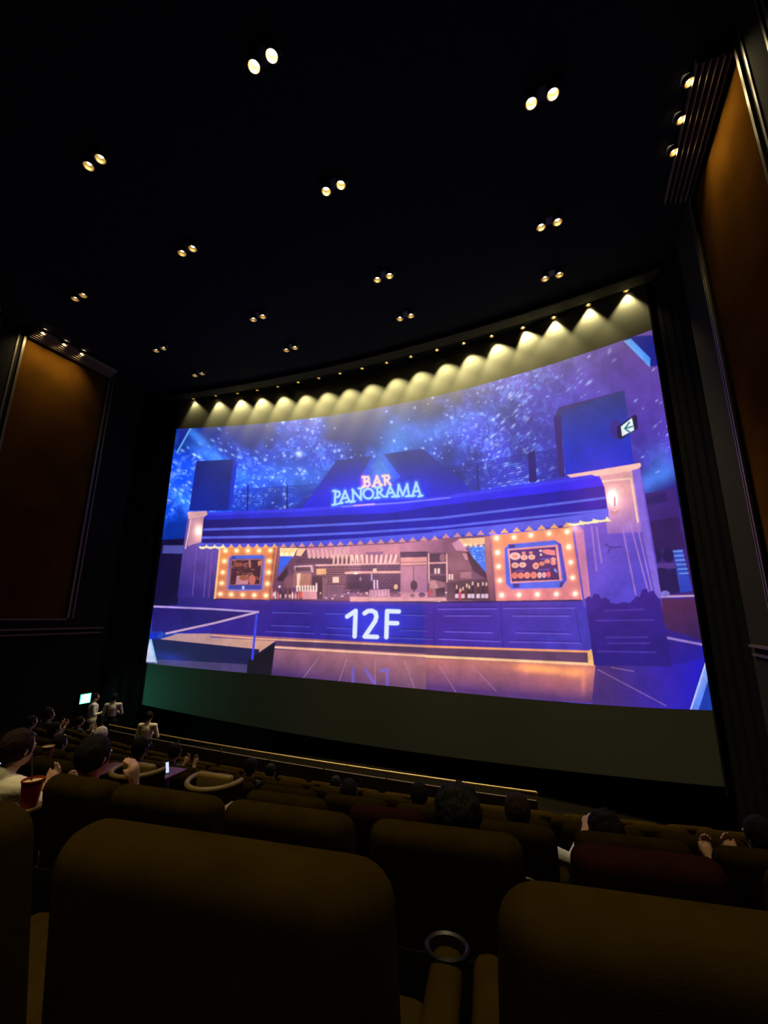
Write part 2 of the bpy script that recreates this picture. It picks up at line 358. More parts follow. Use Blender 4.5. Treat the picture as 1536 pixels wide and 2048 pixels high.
    # tiled back wall (left part bright, centre dark)
    poly(d1([(1080, 410), (1540, 405), (1540, 640), (1100, 700)]), (62, 36, 62)); poly(d2([(0, 330), (480, 320), (480, 600), (0, 600)]), (58, 32, 74))
    for r in range(11):
        y = 425+r*24
        stroke(d1([(1110, y), (1540, y)]), .75, (165, 105, 125), .75)
        for k in range(10): x = 1115+k*44+(r % 2)*22; stroke(d1([(x, y), (x, y+24)]), .7, (165, 105, 125), .65)
    for r in range(12):
        y = 345+r*22
        stroke(d2([(0, y), (475, y)]), .55, (150, 96, 140), .55)
        for k in range(11): x = 8+k*43+(r % 2)*21; stroke(d2([(x, y), (x, y+22)]), .5, (150, 96, 140), .5)
    poly(d1([(1400, 505), (1540, 505), (1540, 660), (1400, 660)]), (42, 24, 62), alpha=.75); poly(d2([(0, 430), (210, 430), (210, 600), (0, 600)]), (46, 26, 70), alpha=.6)
    stroke(d2([(0, 408), (478, 404)]), 2.2, (240, 170, 165)); stroke(d2([(0, 330), (470, 322)]), 1.6, (235, 175, 175)); stroke(d1([(1390, 492), (1540, 490)]), 2.0, (240, 180, 170))
    stroke(d1([(1085, 412), (1540, 404)]), 1.4, (240, 185, 180)); glow(*d2([(55, 415)])[0], 3, 2, (255, 240, 220), 1); poly(d2([(220, 372), (255, 372), (255, 404), (220, 404)]), (245, 200, 180))
    # hood, shelves on the left
    poly(d1([(860, 420), (1050, 410), (1060, 490), (1040, 480), (870, 480)]), (215, 165, 175)); poly(d1([(875, 432), (1030, 428), (1035, 478), (870, 476)]), (74, 50, 70))
    poly(d1([(860, 490), (1040, 485), (1040, 640), (850, 640)]), (150, 92, 100)); poly(d1([(895, 500), (1030, 500), (1020, 630), (895, 640)]), (180, 118, 105)); poly(d1([(890, 495), (930, 495), (910, 640), (890, 640)]), (248, 205, 185))
    poly(d1([(1045, 520), (1150, 520), (1150, 760), (1100, 760), (1045, 640)]), (44, 24, 48)); poly(d1([(1090, 450), (1190, 445), (1190, 505), (1090, 510)]), (235, 170, 120)); poly(d1([(1255, 530), (1320, 530), (1320, 590), (1255, 590)]), (250, 200, 180))
    poly(d1([(1150, 540), (1200, 540), (1190, 740), (1150, 740)]), (130, 84, 105)); poly(d1([(1200, 620), (1370, 620), (1360, 740), (1200, 740)]), (120, 80, 110)); poly(d1([(760, 560), (860, 490), (850, 640), (760, 650)]), (120, 72, 92))
    # bottles on the left of the counter
    for k in range(18):
        x = 640+k*26+rnd.uniform(-6, 6); h = rnd.uniform(60, 120); c = rnd.choice(((40, 20, 40), (210, 110, 110), (230, 170, 165), (120, 60, 70), (60, 30, 60), (250, 200, 190)))
        poly(d1([(x-9, 755), (x-9, 755-h*.6), (x-3, 755-h), (x+3, 755-h), (x+9, 755-h*.6), (x+9, 755)]), c)
        if k % 2: poly(d1([(x-8, 745), (x-8, 710), (x+8, 710), (x+8, 745)]), (225, 170, 185))
    poly(d1([(945, 670), (1095, 665), (1095, 760), (945, 760)]), (225, 150, 165)); 
    for k in range(8): x = 890+k*28; stroke(d1([(x, 625), (x+3, 675)]), 1.6, (255, 225, 210))
    stroke(d1([(1090, 600), (1092, 665)]), 1.5, (240, 200, 200)); ell(*d1([(712, 632)])[0], 2.4, 2.6, (220, 210, 230)); ell(*d1([(658, 712)])[0], 3, 4.5, (225, 195, 230)); poly(d1([(920, 680), (945, 680), (945, 740), (920, 740)]), (225, 90, 70))
    # counter clutter
    for k in range(70):
        x = rnd.uniform(1120, 2900); y = rnd.uniform(690, 765); q = d1([(x, y)])[0]
        ell(q[0], q[1], rnd.uniform(1.2, 4), rnd.uniform(.8, 2.4), rnd.choice(((210, 150, 170), (150, 110, 180), (250, 210, 200), (100, 60, 90), (190, 170, 220))), .8)
    poly(d2([(0, 640), (920, 650), (930, 680), (0, 685)]), (236, 170, 170), alpha=.75)
    poly(d2([(185, 575), (380, 570), (380, 635), (185, 640)]), (215, 155, 175)); 
    for k in range(6): x = 200+k*32; stroke(d2([(x, 575), (x, 632)]), .8, (160, 100, 150)); 
    for x in (232, 262): stroke(d2([(x, 485), (x+2, 560)]), 1.6, (225, 185, 215))
    stroke(d2([(208, 425), (208, 480)]), 1.4, (190, 160, 230)); ell(*d2([(440, 545)])[0], 4, 5, (250, 190, 150)); ell(*d2([(100, 470)])[0], 2, 4, (170, 130, 180))
    # fridge
    poly(d2([(482, 210), (745, 205), (745, 260), (485, 265)]), (60, 34, 80)); poly(d2([(485, 265), (738, 260), (738, 598), (485, 600)]), (196, 128, 150), (168, 108, 150), d2([(490, 270)])[0], d2([(735, 590)])[0]); poly(d2([(485, 265), (738, 260), (738, 335), (485, 345)]), (224, 150, 152))
    stroke(d2([(485, 312), (738, 306)]), .6, (130, 76, 100)); stroke(d2([(485, 346), (738, 336)]), .9, (120, 70, 100)); stroke(d2([(610, 350), (612, 500)]), .8, (80, 48, 80)); ell(*d2([(614, 532)])[0], 7.2, 10.4, (70, 44, 72)); stroke(d2([(614, 575), (612, 650)]), 1.2, (90, 56, 80))
    poly(d2([(738, 260), (755, 258), (755, 640), (738, 640)]), (110, 66, 110)); poly(d2([(485, 600), (745, 598), (745, 660), (485, 665)]), (206, 138, 160)); ell(*d2([(690, 622)])[0], 7, 5, (90, 60, 100)); ell(*d2([(600, 630)])[0], 5, 4, (130, 90, 110))
    # shelf rack right of fridge
    poly(d2([(755, 230), (935, 220), (935, 500), (755, 500)]), (52, 30, 72)); 
    for y in (312, 425): poly(d2([(755, y), (930, y-6), (930, y+8), (755, y+14)]), (226, 165, 165) if y < 400 else (110, 70, 100))
    for x in (755, 928): stroke(d2([(x, 230), (x+4, 500)]), 1.4, (235, 175, 175))
    for x in (820, 852): poly(d2([(x-10, 370), (x+10, 366), (x+10, 418), (x-10, 420)]), (240, 200, 200))
    ell(*d2([(890, 265)])[0], 6, 8, (150, 96, 120)); poly(d2([(760, 470), (910, 500), (910, 640), (760, 640)]), (150, 96, 115)); poly(d2([(825, 560), (912, 550), (910, 635), (825, 640)]), (50, 30, 62)); ell(*d2([(772, 600)])[0], 4, 6, (190, 70, 80)); poly(d2([(760, 500), (820, 480), (850, 560), (770, 560)]), (190, 135, 140))
    # slanted wall on the right with mirror glimpse
    poly(d2([(940, 205), (1135, 205), (1180, 385), (940, 390)]), (134, 84, 106)); poly(d2([(940, 385), (1165, 385), (1180, 480), (940, 490)]), (120, 72, 96)); poly(d2([(1060, 405), (1165, 400), (1165, 465), (1060, 465)]), (170, 112, 130))
    for x in (955, 982): poly(d2([(x-9, 425), (x+9, 422), (x+9, 475), (x-9, 478)]), (240, 200, 195))
    poly(d2([(930, 500), (1370, 460), (1400, 680), (930, 670)]), (84, 52, 76)); poly(d2([(975, 130), (1050, 90), (1130, 205), (1020, 195)]), (214, 140, 176)); poly(d2([(1040, 85), (1320, 70), (1320, 130), (1090, 150)]), (255, 196, 150))
    poly(d2([(1130, 170), (1290, 150), (1310, 420), (1240, 370)]), (46, 120, 240), (60, 110, 235), d2([(1150, 170)])[0], d2([(1290, 400)])[0]); 
    for k in range(24): q = d2([(rnd.uniform(1170, 1290), rnd.uniform(170, 330))])[0]; glow(q[0], q[1], 1.4, 1.0, (190, 225, 255), .5)
    poly(d2([(1110, 205), (1140, 215), (1340, 450), (1330, 480), (1240, 430), (1180, 390)]), (64, 36, 72)); poly(d2([(1075, 225), (1120, 225), (1135, 280), (1110, 290)]), (205, 135, 150))
    for x in (1110, 1160, 1205, 1260): glow(*d2([(x, 150)])[0], 3.4, 3, (255, 240, 215), .8)
    poly(d2([(1290, 65), (1340, 60), (1390, 680), (1345, 680), (1310, 420)]), (196, 120, 128), (120, 66, 100), d2([(1310, 80)])[0], d2([(1370, 660)])[0])
    # wine bottles
    for (x, top, c, lab) in ((1025, 530, (40, 20, 50), 1), (1060, 560, (200, 70, 90), 0), (1085, 545, (90, 30, 40), 1), (1122, 515, (80, 50, 40), 0), (1145, 530, (50, 30, 50), 1), (1178, 495, (40, 28, 40), 1), (1230, 508, (70, 40, 50), 1), (1275, 500, (50, 34, 70), 1), (1310, 502, (90, 50, 60), 1)):
        poly(d2([(x-17, 665), (x-17, 600), (x-7, 570), (x-7, top), (x+7, top), (x+7, 570), (x+17, 600), (x+17, 665)]), c)
        poly(d2([(x-7, top), (x+7, top), (x+7, top+35), (x-7, top+35)]), (232, 190, 170))
        if lab: poly(d2([(x-16, 655), (x-16, 615), (x+16, 612), (x+16, 655)]), (225, 190, 220))
    for (x, y, rx, ry, am) in ((640, 1140, 60, 50, .10), (760, 1130, 90, 45, .13), (880, 1140, 70, 45, .08), (760, 1195, 150, 10, .16)): glow(x, y, rx, ry, (255, 170, 185), am)
    # bulb-lit poster frames
    poly(d1([(105, 230), (690, 225), (640, 600), (605, 765), (45, 750)]), (226, 132, 72), (196, 110, 92), d1([(300, 230)])[0], d1([(300, 740)])[0])
    stroke(d1([(100, 240), (48, 745)]), 2.4, (250, 190, 130)); stroke(d1([(660, 235), (605, 760)]), 2.2, (165, 88, 76))
    poly(d1([(225, 310), (545, 305), (568, 330), (548, 650), (520, 672), (200, 675), (165, 650), (190, 335)]), (128, 110, 190)); poly(d1([(230, 318), (540, 312), (550, 350), (525, 660), (190, 660), (205, 345)]), (34, 58, 160))
    poly(d1([(262, 320), (540, 315), (542, 342), (262, 345)]), (58, 96, 220)); poly(d1([(215, 350), (548, 345), (515, 612), (190, 615)]), (150, 92, 110)); poly(d1([(225, 362), (528, 356), (505, 605), (205, 610)]), (34, 16, 48))
    for k in range(60): q = d1([(rnd.uniform(225, 515), rnd.uniform(365, 600))])[0]; ell(q[0], q[1], rnd.uniform(1, 4), rnd.uniform(.6, 2), rnd.choice(((120, 60, 66), (60, 30, 60), (170, 96, 90))), .6)
    ell(*d1([(290, 405)])[0], 10, 4.5, (130, 66, 62)); poly(d1([(275, 520), (390, 515), (390, 605), (262, 608)]), (190, 128, 150)); ell(*d1([(345, 540)])[0], 9, 6, (150, 80, 66)); ell(*d1([(430, 560)])[0], 7, 10, (190, 100, 96)); poly(d1([(490, 370), (530, 365), (525, 410), (490, 415)]), (200, 110, 90)); poly(d1([(328, 625), (352, 625), (352, 658), (328, 658)]), (160, 200, 250)); stroke(d1([(405, 365), (410, 430)]), 1.6, (190, 110, 100))
    bl = [(158, 262), (272, 262), (388, 262), (503, 262), (618, 260), (147, 370), (132, 484), (120, 596), (106, 706), (607, 370), (600, 486), (588, 602), (574, 722), (218, 712), (335, 715), (452, 718)]
    for q in d1(bl): glow(q[0], q[1], 7, 6, (255, 190, 110), .42); glow(q[0], q[1], 3.6, 3.4, (255, 235, 190), 1.1)
    poly(d3([(0, 215), (1130, 100), (1215, 110), (1320, 1110), (90, 1130)]), (250, 152, 112), (226, 128, 140), d3([(500, 200)])[0], d3([(600, 1100)])[0])
    stroke(d3([(20, 220), (95, 1120)]), 1.6, (205, 120, 130)); stroke(d3([(1150, 110), (1255, 1100)]), 1.2, (210, 120, 110)); stroke(d3([(1195, 110), (1305, 1110)]), 3.0, (255, 200, 150))
    poly(d3([(255, 335), (910, 275), (1000, 335), (1095, 860), (1010, 960), (290, 985), (215, 900), (195, 400)]), (206, 128, 190)); poly(d3([(262, 342), (905, 285), (990, 340), (1075, 830), (1000, 945), (300, 962), (225, 890), (205, 405)]), (62, 98, 232))
    poly(d3([(262, 345), (345, 338), (350, 390), (262, 392)]), (30, 40, 140)); poly(d3([(910, 290), (990, 340), (1075, 830), (1035, 860), (945, 345)]), (66, 60, 175)); poly(d3([(320, 890), (410, 890), (410, 945), (320, 945)]), (36, 36, 140)); poly(d3([(980, 870), (1040, 850), (1000, 940), (970, 940)]), (50, 40, 130))
    poly(d3([(245, 405), (945, 345), (1005, 845), (290, 885)]), (240, 150, 158)); poly(d3([(270, 425), (915, 372), (970, 835), (305, 860)]), (62, 30, 122), (48, 16, 92), d3([(500, 400)])[0], d3([(500, 850)])[0])
    plates = [(350, 505, 75, 52, (250, 190, 190)), (478, 522, 48, 36, (250, 190, 180)), (582, 518, 48, 35, (250, 195, 180)), (470, 462, 26, 20, (245, 150, 120)), (570, 457, 26, 18, (245, 150, 120)), (350, 632, 50, 38, (250, 185, 175)), (455, 626, 48, 36, (250, 195, 180)), (640, 640, 44, 46, (250, 170, 160)), (725, 610, 38, 28, (240, 140, 120)), (800, 578, 40, 28, (240, 140, 125)), (885, 552, 34, 30, (250, 160, 150)), (885, 600, 36, 28, (245, 150, 140)), (345, 775, 42, 46, (240, 120, 110)), (430, 775, 42, 42, (240, 130, 120)), (518, 772, 42, 44, (250, 150, 130)), (610, 770, 44, 46, (245, 130, 115)), (692, 770, 28, 40, (255, 215, 225)), (755, 768, 28, 38, (250, 190, 210)), (818, 760, 28, 42, (235, 80, 110))]
    for (x, y, rx, ry, c) in plates:
        q = d3([(x, y)])[0]; ell(q[0], q[1], rx/6.982, ry/6.982, c); ell(q[0], q[1], rx*.55/6.982, ry*.5/6.982, (225, 105, 95), .7)
    poly(d3([(720, 425), (790, 410), (905, 425), (912, 495), (790, 480), (740, 455)]), (245, 130, 140)); ell(*d3([(705, 430)])[0], 2.4, 2.2, (255, 225, 230)); ell(*d3([(712, 485)])[0], 2.2, 2.2, (255, 225, 235)); poly(d3([(690, 540), (850, 530), (850, 545), (690, 555)]), (90, 80, 190)); stroke(d3([(370, 712), (465, 708)]), 1.2, (90, 74, 180)); stroke(d3([(680, 695), (825, 690)]), 1.2, (90, 74, 180)); stroke(d3([(905, 690), (925, 720)]), 2, (110, 140, 240))
    br_ = [(90, 252), (335, 242), (572, 213), (825, 190), (1075, 165), (1100, 375), (1128, 590), (1155, 805), (1190, 1030), (925, 1035), (660, 1040), (405, 1045), (165, 1050), (135, 845), (118, 650), (102, 455)]
    for q in d3(br_): glow(q[0], q[1], 7.5, 7, (255, 190, 130), .5); glow(q[0], q[1], 3.8, 3.8, (255, 245, 225), 1.2)
    # right pier with lamp and crowd silhouettes
    poly(c2([(690, 780), (850, 740), (1040, 712), (1045, 760), (1120, 1180), (1150, 1420), (760, 1420), (700, 1010), (880, 980)]), (120, 84, 205), (84, 66, 200), c2([(800, 1000)])[0], c2([(1000, 1300)])[0])
    poly(c2([(840, 765), (1000, 745), (1030, 900), (1060, 1050), (880, 1060)]), (225, 160, 170), (150, 104, 200), c2([(920, 850)])[0], c2([(960, 1060)])[0])
    poly(c2([(678, 768), (840, 742), (1042, 708), (1046, 724), (1020, 745), (860, 770), (700, 782)]), (250, 190, 180)); stroke(c2([(850, 800), (995, 785), (1030, 1000)]), 1.6, (255, 210, 190)); poly(c2([(1000, 745), (1035, 735), (1070, 960), (1150, 1380), (1120, 1380), (1050, 1050)]), (128, 98, 214))
    for a, b in (((745, 90), (790, 420)), ((800, 80), (825, 300)), ((955, 95), (1020, 420)), ((985, 40), (1080, 400)), ((1010, 0), (1100, 400)), ((825, 85), (850, 260))): stroke(c4([a, b]), 1.5, (178, 130, 205), .65)
    poly(c4([(715, 105), (760, 95), (795, 430), (765, 440)]), (215, 130, 160), alpha=.8)
    glow(*c2([(910, 890)])[0], 22, 26, (255, 180, 130), .5); glow(*c2([(905, 880)])[0], 9, 14, (255, 240, 220), 1.4); ell(*c2([(915, 950)])[0], 8, 7, (205, 140, 160)); stroke(c2([(895, 930), (915, 945), (940, 925)]), 2.0, (240, 190, 190)); stroke(c2([(915, 880), (915, 920)]), 1.6, (180, 110, 120))
    stroke(c4([(870, 170), (895, 185), (950, 182)]), 1.4, (74, 48, 150)); stroke(c4([(895, 185), (880, 215)]), 1.4, (74, 48, 150))
    cr = [(770, 438), (790, 425), (800, 440), (812, 415), (838, 418), (845, 440), (870, 432), (890, 445), (895, 460), (930, 465), (960, 455), (990, 462), (1010, 440), (1020, 428), (1040, 430), (1050, 395), (1075, 388), (1082, 410), (1105, 398), (1128, 432), (1140, 440), (1200, 775), (812, 770)]
    poly(c4(cr), (58, 26, 140), (38, 16, 128), c4([(950, 440)])[0], c4([(1000, 700)])[0])
    for a, b in (((865, 500), (1058, 492)), ((820, 548), (1110, 545)), ((870, 632), (1080, 630)), ((830, 700), (1120, 705)), ((880, 660), (1090, 660))): stroke(c4([a, b]), 1.2, (92, 62, 190), .55)
    # left pier with lamp
    poly(c3([(285, 40), (375, 20), (380, 170), (440, 200), (415, 440), (235, 430), (262, 200)]), (104, 76, 168), (48, 36, 132), c3([(350, 150)])[0], c3([(320, 400)])[0])
    poly(c3([(285, 10), (380, 5), (385, 30), (290, 45)]), (222, 168, 178)); poly(c3([(295, 45), (378, 30), (372, 150), (285, 180)]), (196, 140, 165)); stroke(c3([(300, 50), (275, 190)]), 1.2, (235, 190, 190)); glow(*c3([(342, 105)])[0], 10, 16, (255, 200, 150), .8); glow(*c3([(340, 100)])[0], 6, 9, (255, 240, 215), .8)
    for a, b in (((330, 190), (310, 420)), ((385, 200), (365, 430)), ((405, 205), (390, 430))): stroke(c3([a, b]), 1.2, (120, 90, 180), .5)
    # awning
    top = c1([(318, 975), (345, 956), (800, 934), (1250, 903), (1536, 868)])+c2([(150, 856), (480, 812), (800, 766), (845, 782), (865, 830)])
    bot = c2([(886, 975)])+c4([(885, 15), (600, 55), (300, 95), (0, 125)])+c3([(1200, 140), (900, 160), (600, 172), (352, 172)])+c3([(362, 60)])
    poly(top+bot, (30, 22, 120), (14, 4, 165), (420, 1060), (900, 1040))
    up = c1([(318, 978), (345, 956), (800, 934), (1250, 903), (1536, 868)])+c2([(150, 856), (480, 812), (800, 766), (845, 782), (858, 822), (480, 868), (0, 925)])+c1([(1250, 955), (800, 975), (330, 990)])
    poly(up, (36, 40, 200), (40, 24, 240), (430, 1030), (1000, 980))
    stroke(c1([(345, 962), (800, 941), (1250, 910), (1536, 876)])+c2([(480, 822), (800, 778)]), 3.0, (56, 56, 240), .8, 3)
    stroke(c1([(1000, 925), (1300, 905), (1536, 880)]), 1.0, (150, 150, 255), .8, 1.5); stroke(c1([(1060, 920), (1160, 912)]), 1.6, (230, 180, 250), .7, 2)
    s1 = c3([(368, 97), (760, 85), (1150, 66), (1536, 40)])+c2([(430, 936), (868, 881)])
    s2 = c3([(360, 137), (760, 130), (1150, 112), (1536, 86)])+c2([(440, 985), (880, 940)])
    for s in (s1, s2): stroke(s, 2.3, (86, 98, 232), 1, 1.2)
    # scalloped valance
    vt = c3([(352, 164), (620, 166), (900, 154), (1200, 134), (1536, 108)])+c4([(0, 106), (300, 78), (600, 42), (885, 2)])
    vb = c3([(352, 184), (620, 183), (900, 176), (1200, 162), (1536, 140)])+c4([(0, 138), (300, 112), (600, 84), (885, 46)])
    poly(vt+vb[::-1], (70, 76, 214), (88, 92, 232), (400, 1090), (1100, 1060))
    bx = np.array([q[0] for q in vb]); by = np.array([q[1] for q in vb])
    xs = np.linspace(vb[0][0], vb[-1][0], 400)
    x = vb[0][0]+3
    while x < vb[-1][0]-2:
        y = float(np.interp(x, bx, by)); wd = 15.5+6.5*max(0, (x-420)/800)*1.0
        wd = 16+ (x-400)/800*11
        lit = x < 440 or x > 1140
        col = (255, 236, 170) if lit else ((244, 176, 110) if (x < 550 or x > 975) else (214, 142, 150))
        poly([(x+wd*.5-wd*.36, y+2.5), (x+wd*.5-wd*.14, y-2.5-wd*.02), (x+wd*.5, y-4.5-wd*.12), (x+wd*.5+wd*.14, y-3), (x+wd*.5+wd*.36, y+1.5)], col)
        if lit: ell(x, y-.5, wd*.42, 4.2, (255, 236, 180))
        if lit: ell(x, y-4.5, wd*.46, 4.0, (84, 88, 220))
        x += wd
    glow(1150, 1057, 10, 7, (255, 190, 120), .8)
    # ramp, bench and glass balustrade on the left
    poly(c3([(90, 485), (600, 500), (420, 560), (150, 640), (85, 640)]), (30, 18, 92), alpha=.7)
    poly(c3([(150, 640), (240, 612), (400, 612), (400, 632), (720, 650), (640, 690), (560, 690)]), (178, 140, 150), (210, 156, 138), c3([(200, 640)])[0], c3([(660, 660)])[0])
    poly(c3([(100, 640), (150, 640), (640, 690), (720, 652), (700, 830), (580, 810), (60, 760)]), (26, 22, 78)); poly(c3([(240, 745), (580, 765), (578, 810), (60, 765), (120, 740)]), (70, 58, 110)); poly(c3([(585, 740), (720, 660), (695, 828), (578, 812)]), (20, 10, 34)); poly(c3([(640, 690), (720, 650), (640, 705)]), (205, 150, 130))
    glow(*c3([(190, 730)])[0], 30, 9, (40, 50, 200), .35, .15)
    stroke(c3([(120, 478), (400, 490), (635, 505)]), 1.8, (176, 150, 220)); stroke(c3([(635, 505), (420, 560), (180, 612)]), 2.0, (196, 160, 200)); stroke(c3([(628, 515), (606, 738)]), 2.2, (60, 66, 230))
    poly(c3([(98, 640), (130, 755), (72, 752)]), (196, 206, 240)); stroke(c3([(100, 630), (130, 755)]), 1.6, (130, 200, 250)); poly(c3([(100, 608), (150, 612), (110, 640), (95, 640)]), (20, 40, 200))
    poly(c4([(1370, 738), (1378, 742), (1392, 800), (1330, 992), (1290, 988)]), (128, 160, 246), (90, 130, 240), c4([(1340, 860)])[0], c4([(1370, 880)])[0]); stroke(c4([(1372, 738), (1292, 988)]), 1.2, (200, 215, 255)); poly(c4([(1392, 800), (1440, 1010), (1332, 992)]), (14, 50, 160))
    # uneven print texture
    g1 = vnoise(26, 31)*0.5+vnoise(9, 32)*0.3+vnoise(3.5, 33)*0.2
    IMG *= (0.74+0.52*g1)[..., None].astype(np.float32)
    glow(1210, 985, 60, 70, (255, 140, 160), .07); glow(490, 1150, 70, 60, (255, 150, 90), .06); glow(1070, 1130, 90, 80, (255, 150, 130), .09); glow(800, 1060, 260, 22, (50, 30, 255), .10, -.1)
    # lettering
    for ltr in ([(1076, 528), (1118, 500), (1113, 626)], [(1162, 512), (1178, 501), (1198, 499), (1216, 508), (1221, 528), (1214, 552), (1192, 584), (1163, 627), (1224, 629)], [(1332, 503), (1274, 501), (1270, 630)], [(1273, 560), (1324, 561)]):
        stroke(c3(ltr), 8.5, (60, 70, 255), .35, 8)
    for ltr in ([(1076, 528), (1118, 500), (1113, 626)], [(1162, 512), (1178, 501), (1198, 499), (1216, 508), (1221, 528), (1214, 552), (1192, 584), (1163, 627), (1224, 629)], [(1332, 503), (1274, 501), (1270, 630)], [(1273, 560), (1324, 561)]):
        stroke(c3(ltr), 4.3, (225, 235, 255), 1, 1.2)
    O = [(645+66*math.cos(t*math.pi/10), 450+66*math.sin(t*math.pi/10)) for t in range(21)]
    pano = [[(205, 415), (197, 592)], [(205, 418), (252, 422), (268, 455), (248, 490), (205, 498)], [(168, 600), (225, 590)], [(175, 414), (205, 412)],
            [(335, 412), (272, 568)], [(335, 412), (392, 552)], [(298, 512), (362, 504)], [(252, 580), (300, 572)], [(346, 562), (412, 550)],
            [(440, 398), (440, 545)], [(432, 398), (546, 528)], [(546, 528), (546, 382)], [(412, 562), (464, 552)], [(516, 380), (572, 374)], O,
            [(765, 368), (766, 498)], [(765, 368), (812, 366), (830, 395), (810, 425), (766, 432)], [(790, 436), (846, 488), (900, 488)], [(728, 508), (796, 500)], [(735, 370), (765, 367)],
            [(935, 352), (888, 486)], [(935, 352), (1004, 478)], [(906, 442), (970, 436)], [(962, 490), (1030, 482)],
            [(1050, 332), (1034, 480)], [(1050, 332), (1106, 476)], [(1106, 476), (1164, 322)], [(1164, 322), (1188, 474)], [(1014, 490), (1060, 484)], [(1148, 486), (1220, 478)],
            [(1285, 302), (1236, 474)], [(1285, 302), (1342, 470)], [(1252, 422), (1318, 412)], [(1216, 482), (1262, 476)], [(1312, 486), (1368, 476)]]
    barl = [[(595, 228), (600, 350)], [(568, 228), (645, 226), (652, 255), (635, 280), (600, 285)], [(600, 285), (655, 290), (664, 326), (644, 350), (572, 356)],
            [(760, 218), (716, 345)], [(760, 218), (812, 335)], [(732, 302), (792, 297)], [(860, 212), (870, 330)], [(835, 214), (910, 206), (926, 235), (906, 265), (866, 270)], [(890, 272), (942, 330)], [(700, 350), (730, 346)], [(795, 338), (830, 334)]]
    glow(755, 990, 100, 28, (30, 40, 255), .55, -.06); glow(752, 960, 40, 18, (60, 60, 255), .4)
    for s in pano: stroke(d4(s), 5.5, (60, 110, 255), .5, 5)
    for s in barl: stroke(d4(s), 3.0, (255, 170, 170), .55, 3)
    for s in barl: stroke(d4(s), 1.75, (255, 226, 220), 1, 1.2)
    for s in pano: stroke(d4(s), 2.05, (170, 226, 255), 1, 1.3)
    glow(726, 965, 4, 12, (255, 110, 60), .5)
    # soften like a projected photograph
    def blur(a):
        a = (a+np.roll(a, 1, 0)+np.roll(a, -1, 0))/3; return (a+np.roll(a, 1, 1)+np.roll(a, -1, 1))/3
    IMG = blur(IMG)
    IMG *= (0.94+0.12*rs.rand(PH*PS//2, PW*PS//2).astype(np.float32).repeat(2, 0).repeat(2, 1))[..., None]
    IMG = np.clip(IMG, 0, 1.6)
paint()

# ------------------------------------------------------------------ the curved screen
XC, YC, KC = -0.6606*H, 1.4594*H, 0.1363/H
def scr_y(X): return YC - KC*(X-XC)**2
def hit_px(px, py):
    d = ray(px, py); a = KC*d.x**2; b = d.y-2*KC*d.x*XC; c = KC*XC*XC-YC
    t = (-b+math.sqrt(b*b-4*a*c))/(2*a); return d*t
TOPP = [(366, 857), (438, 854), (503, 848.5), (610, 838), (698, 825), (763, 814), (840, 801), (898, 786), (995, 760), (1093, 731), (1191, 700), (1256, 677), (1290, 665)]
BOTP = [(292.5, 1326), (406, 1339), (494, 1346), (553, 1350), (651, 1360), (760, 1370), (830, 1378), (960, 1389.5), (1060, 1397.5), (1224, 1411.6), (1333, 1416.6), (1434, 1421)]
SBOT = [(283, 1412), (358, 1420), (501, 1453), (1060, 1534), (1224, 1553), (1388, 1570), (1459, 1572)]
def zfit(pts, deg): 
    h = [hit_px(*q) for q in pts]; return np.polyfit([v.x-XC for v in h], [v.z for v in h], deg)
ZT, ZB, ZS = zfit(TOPP, 4), zfit(BOTP, 4), zfit(SBOT, 2)
XL, XR = -1.635*H, 0.293*H
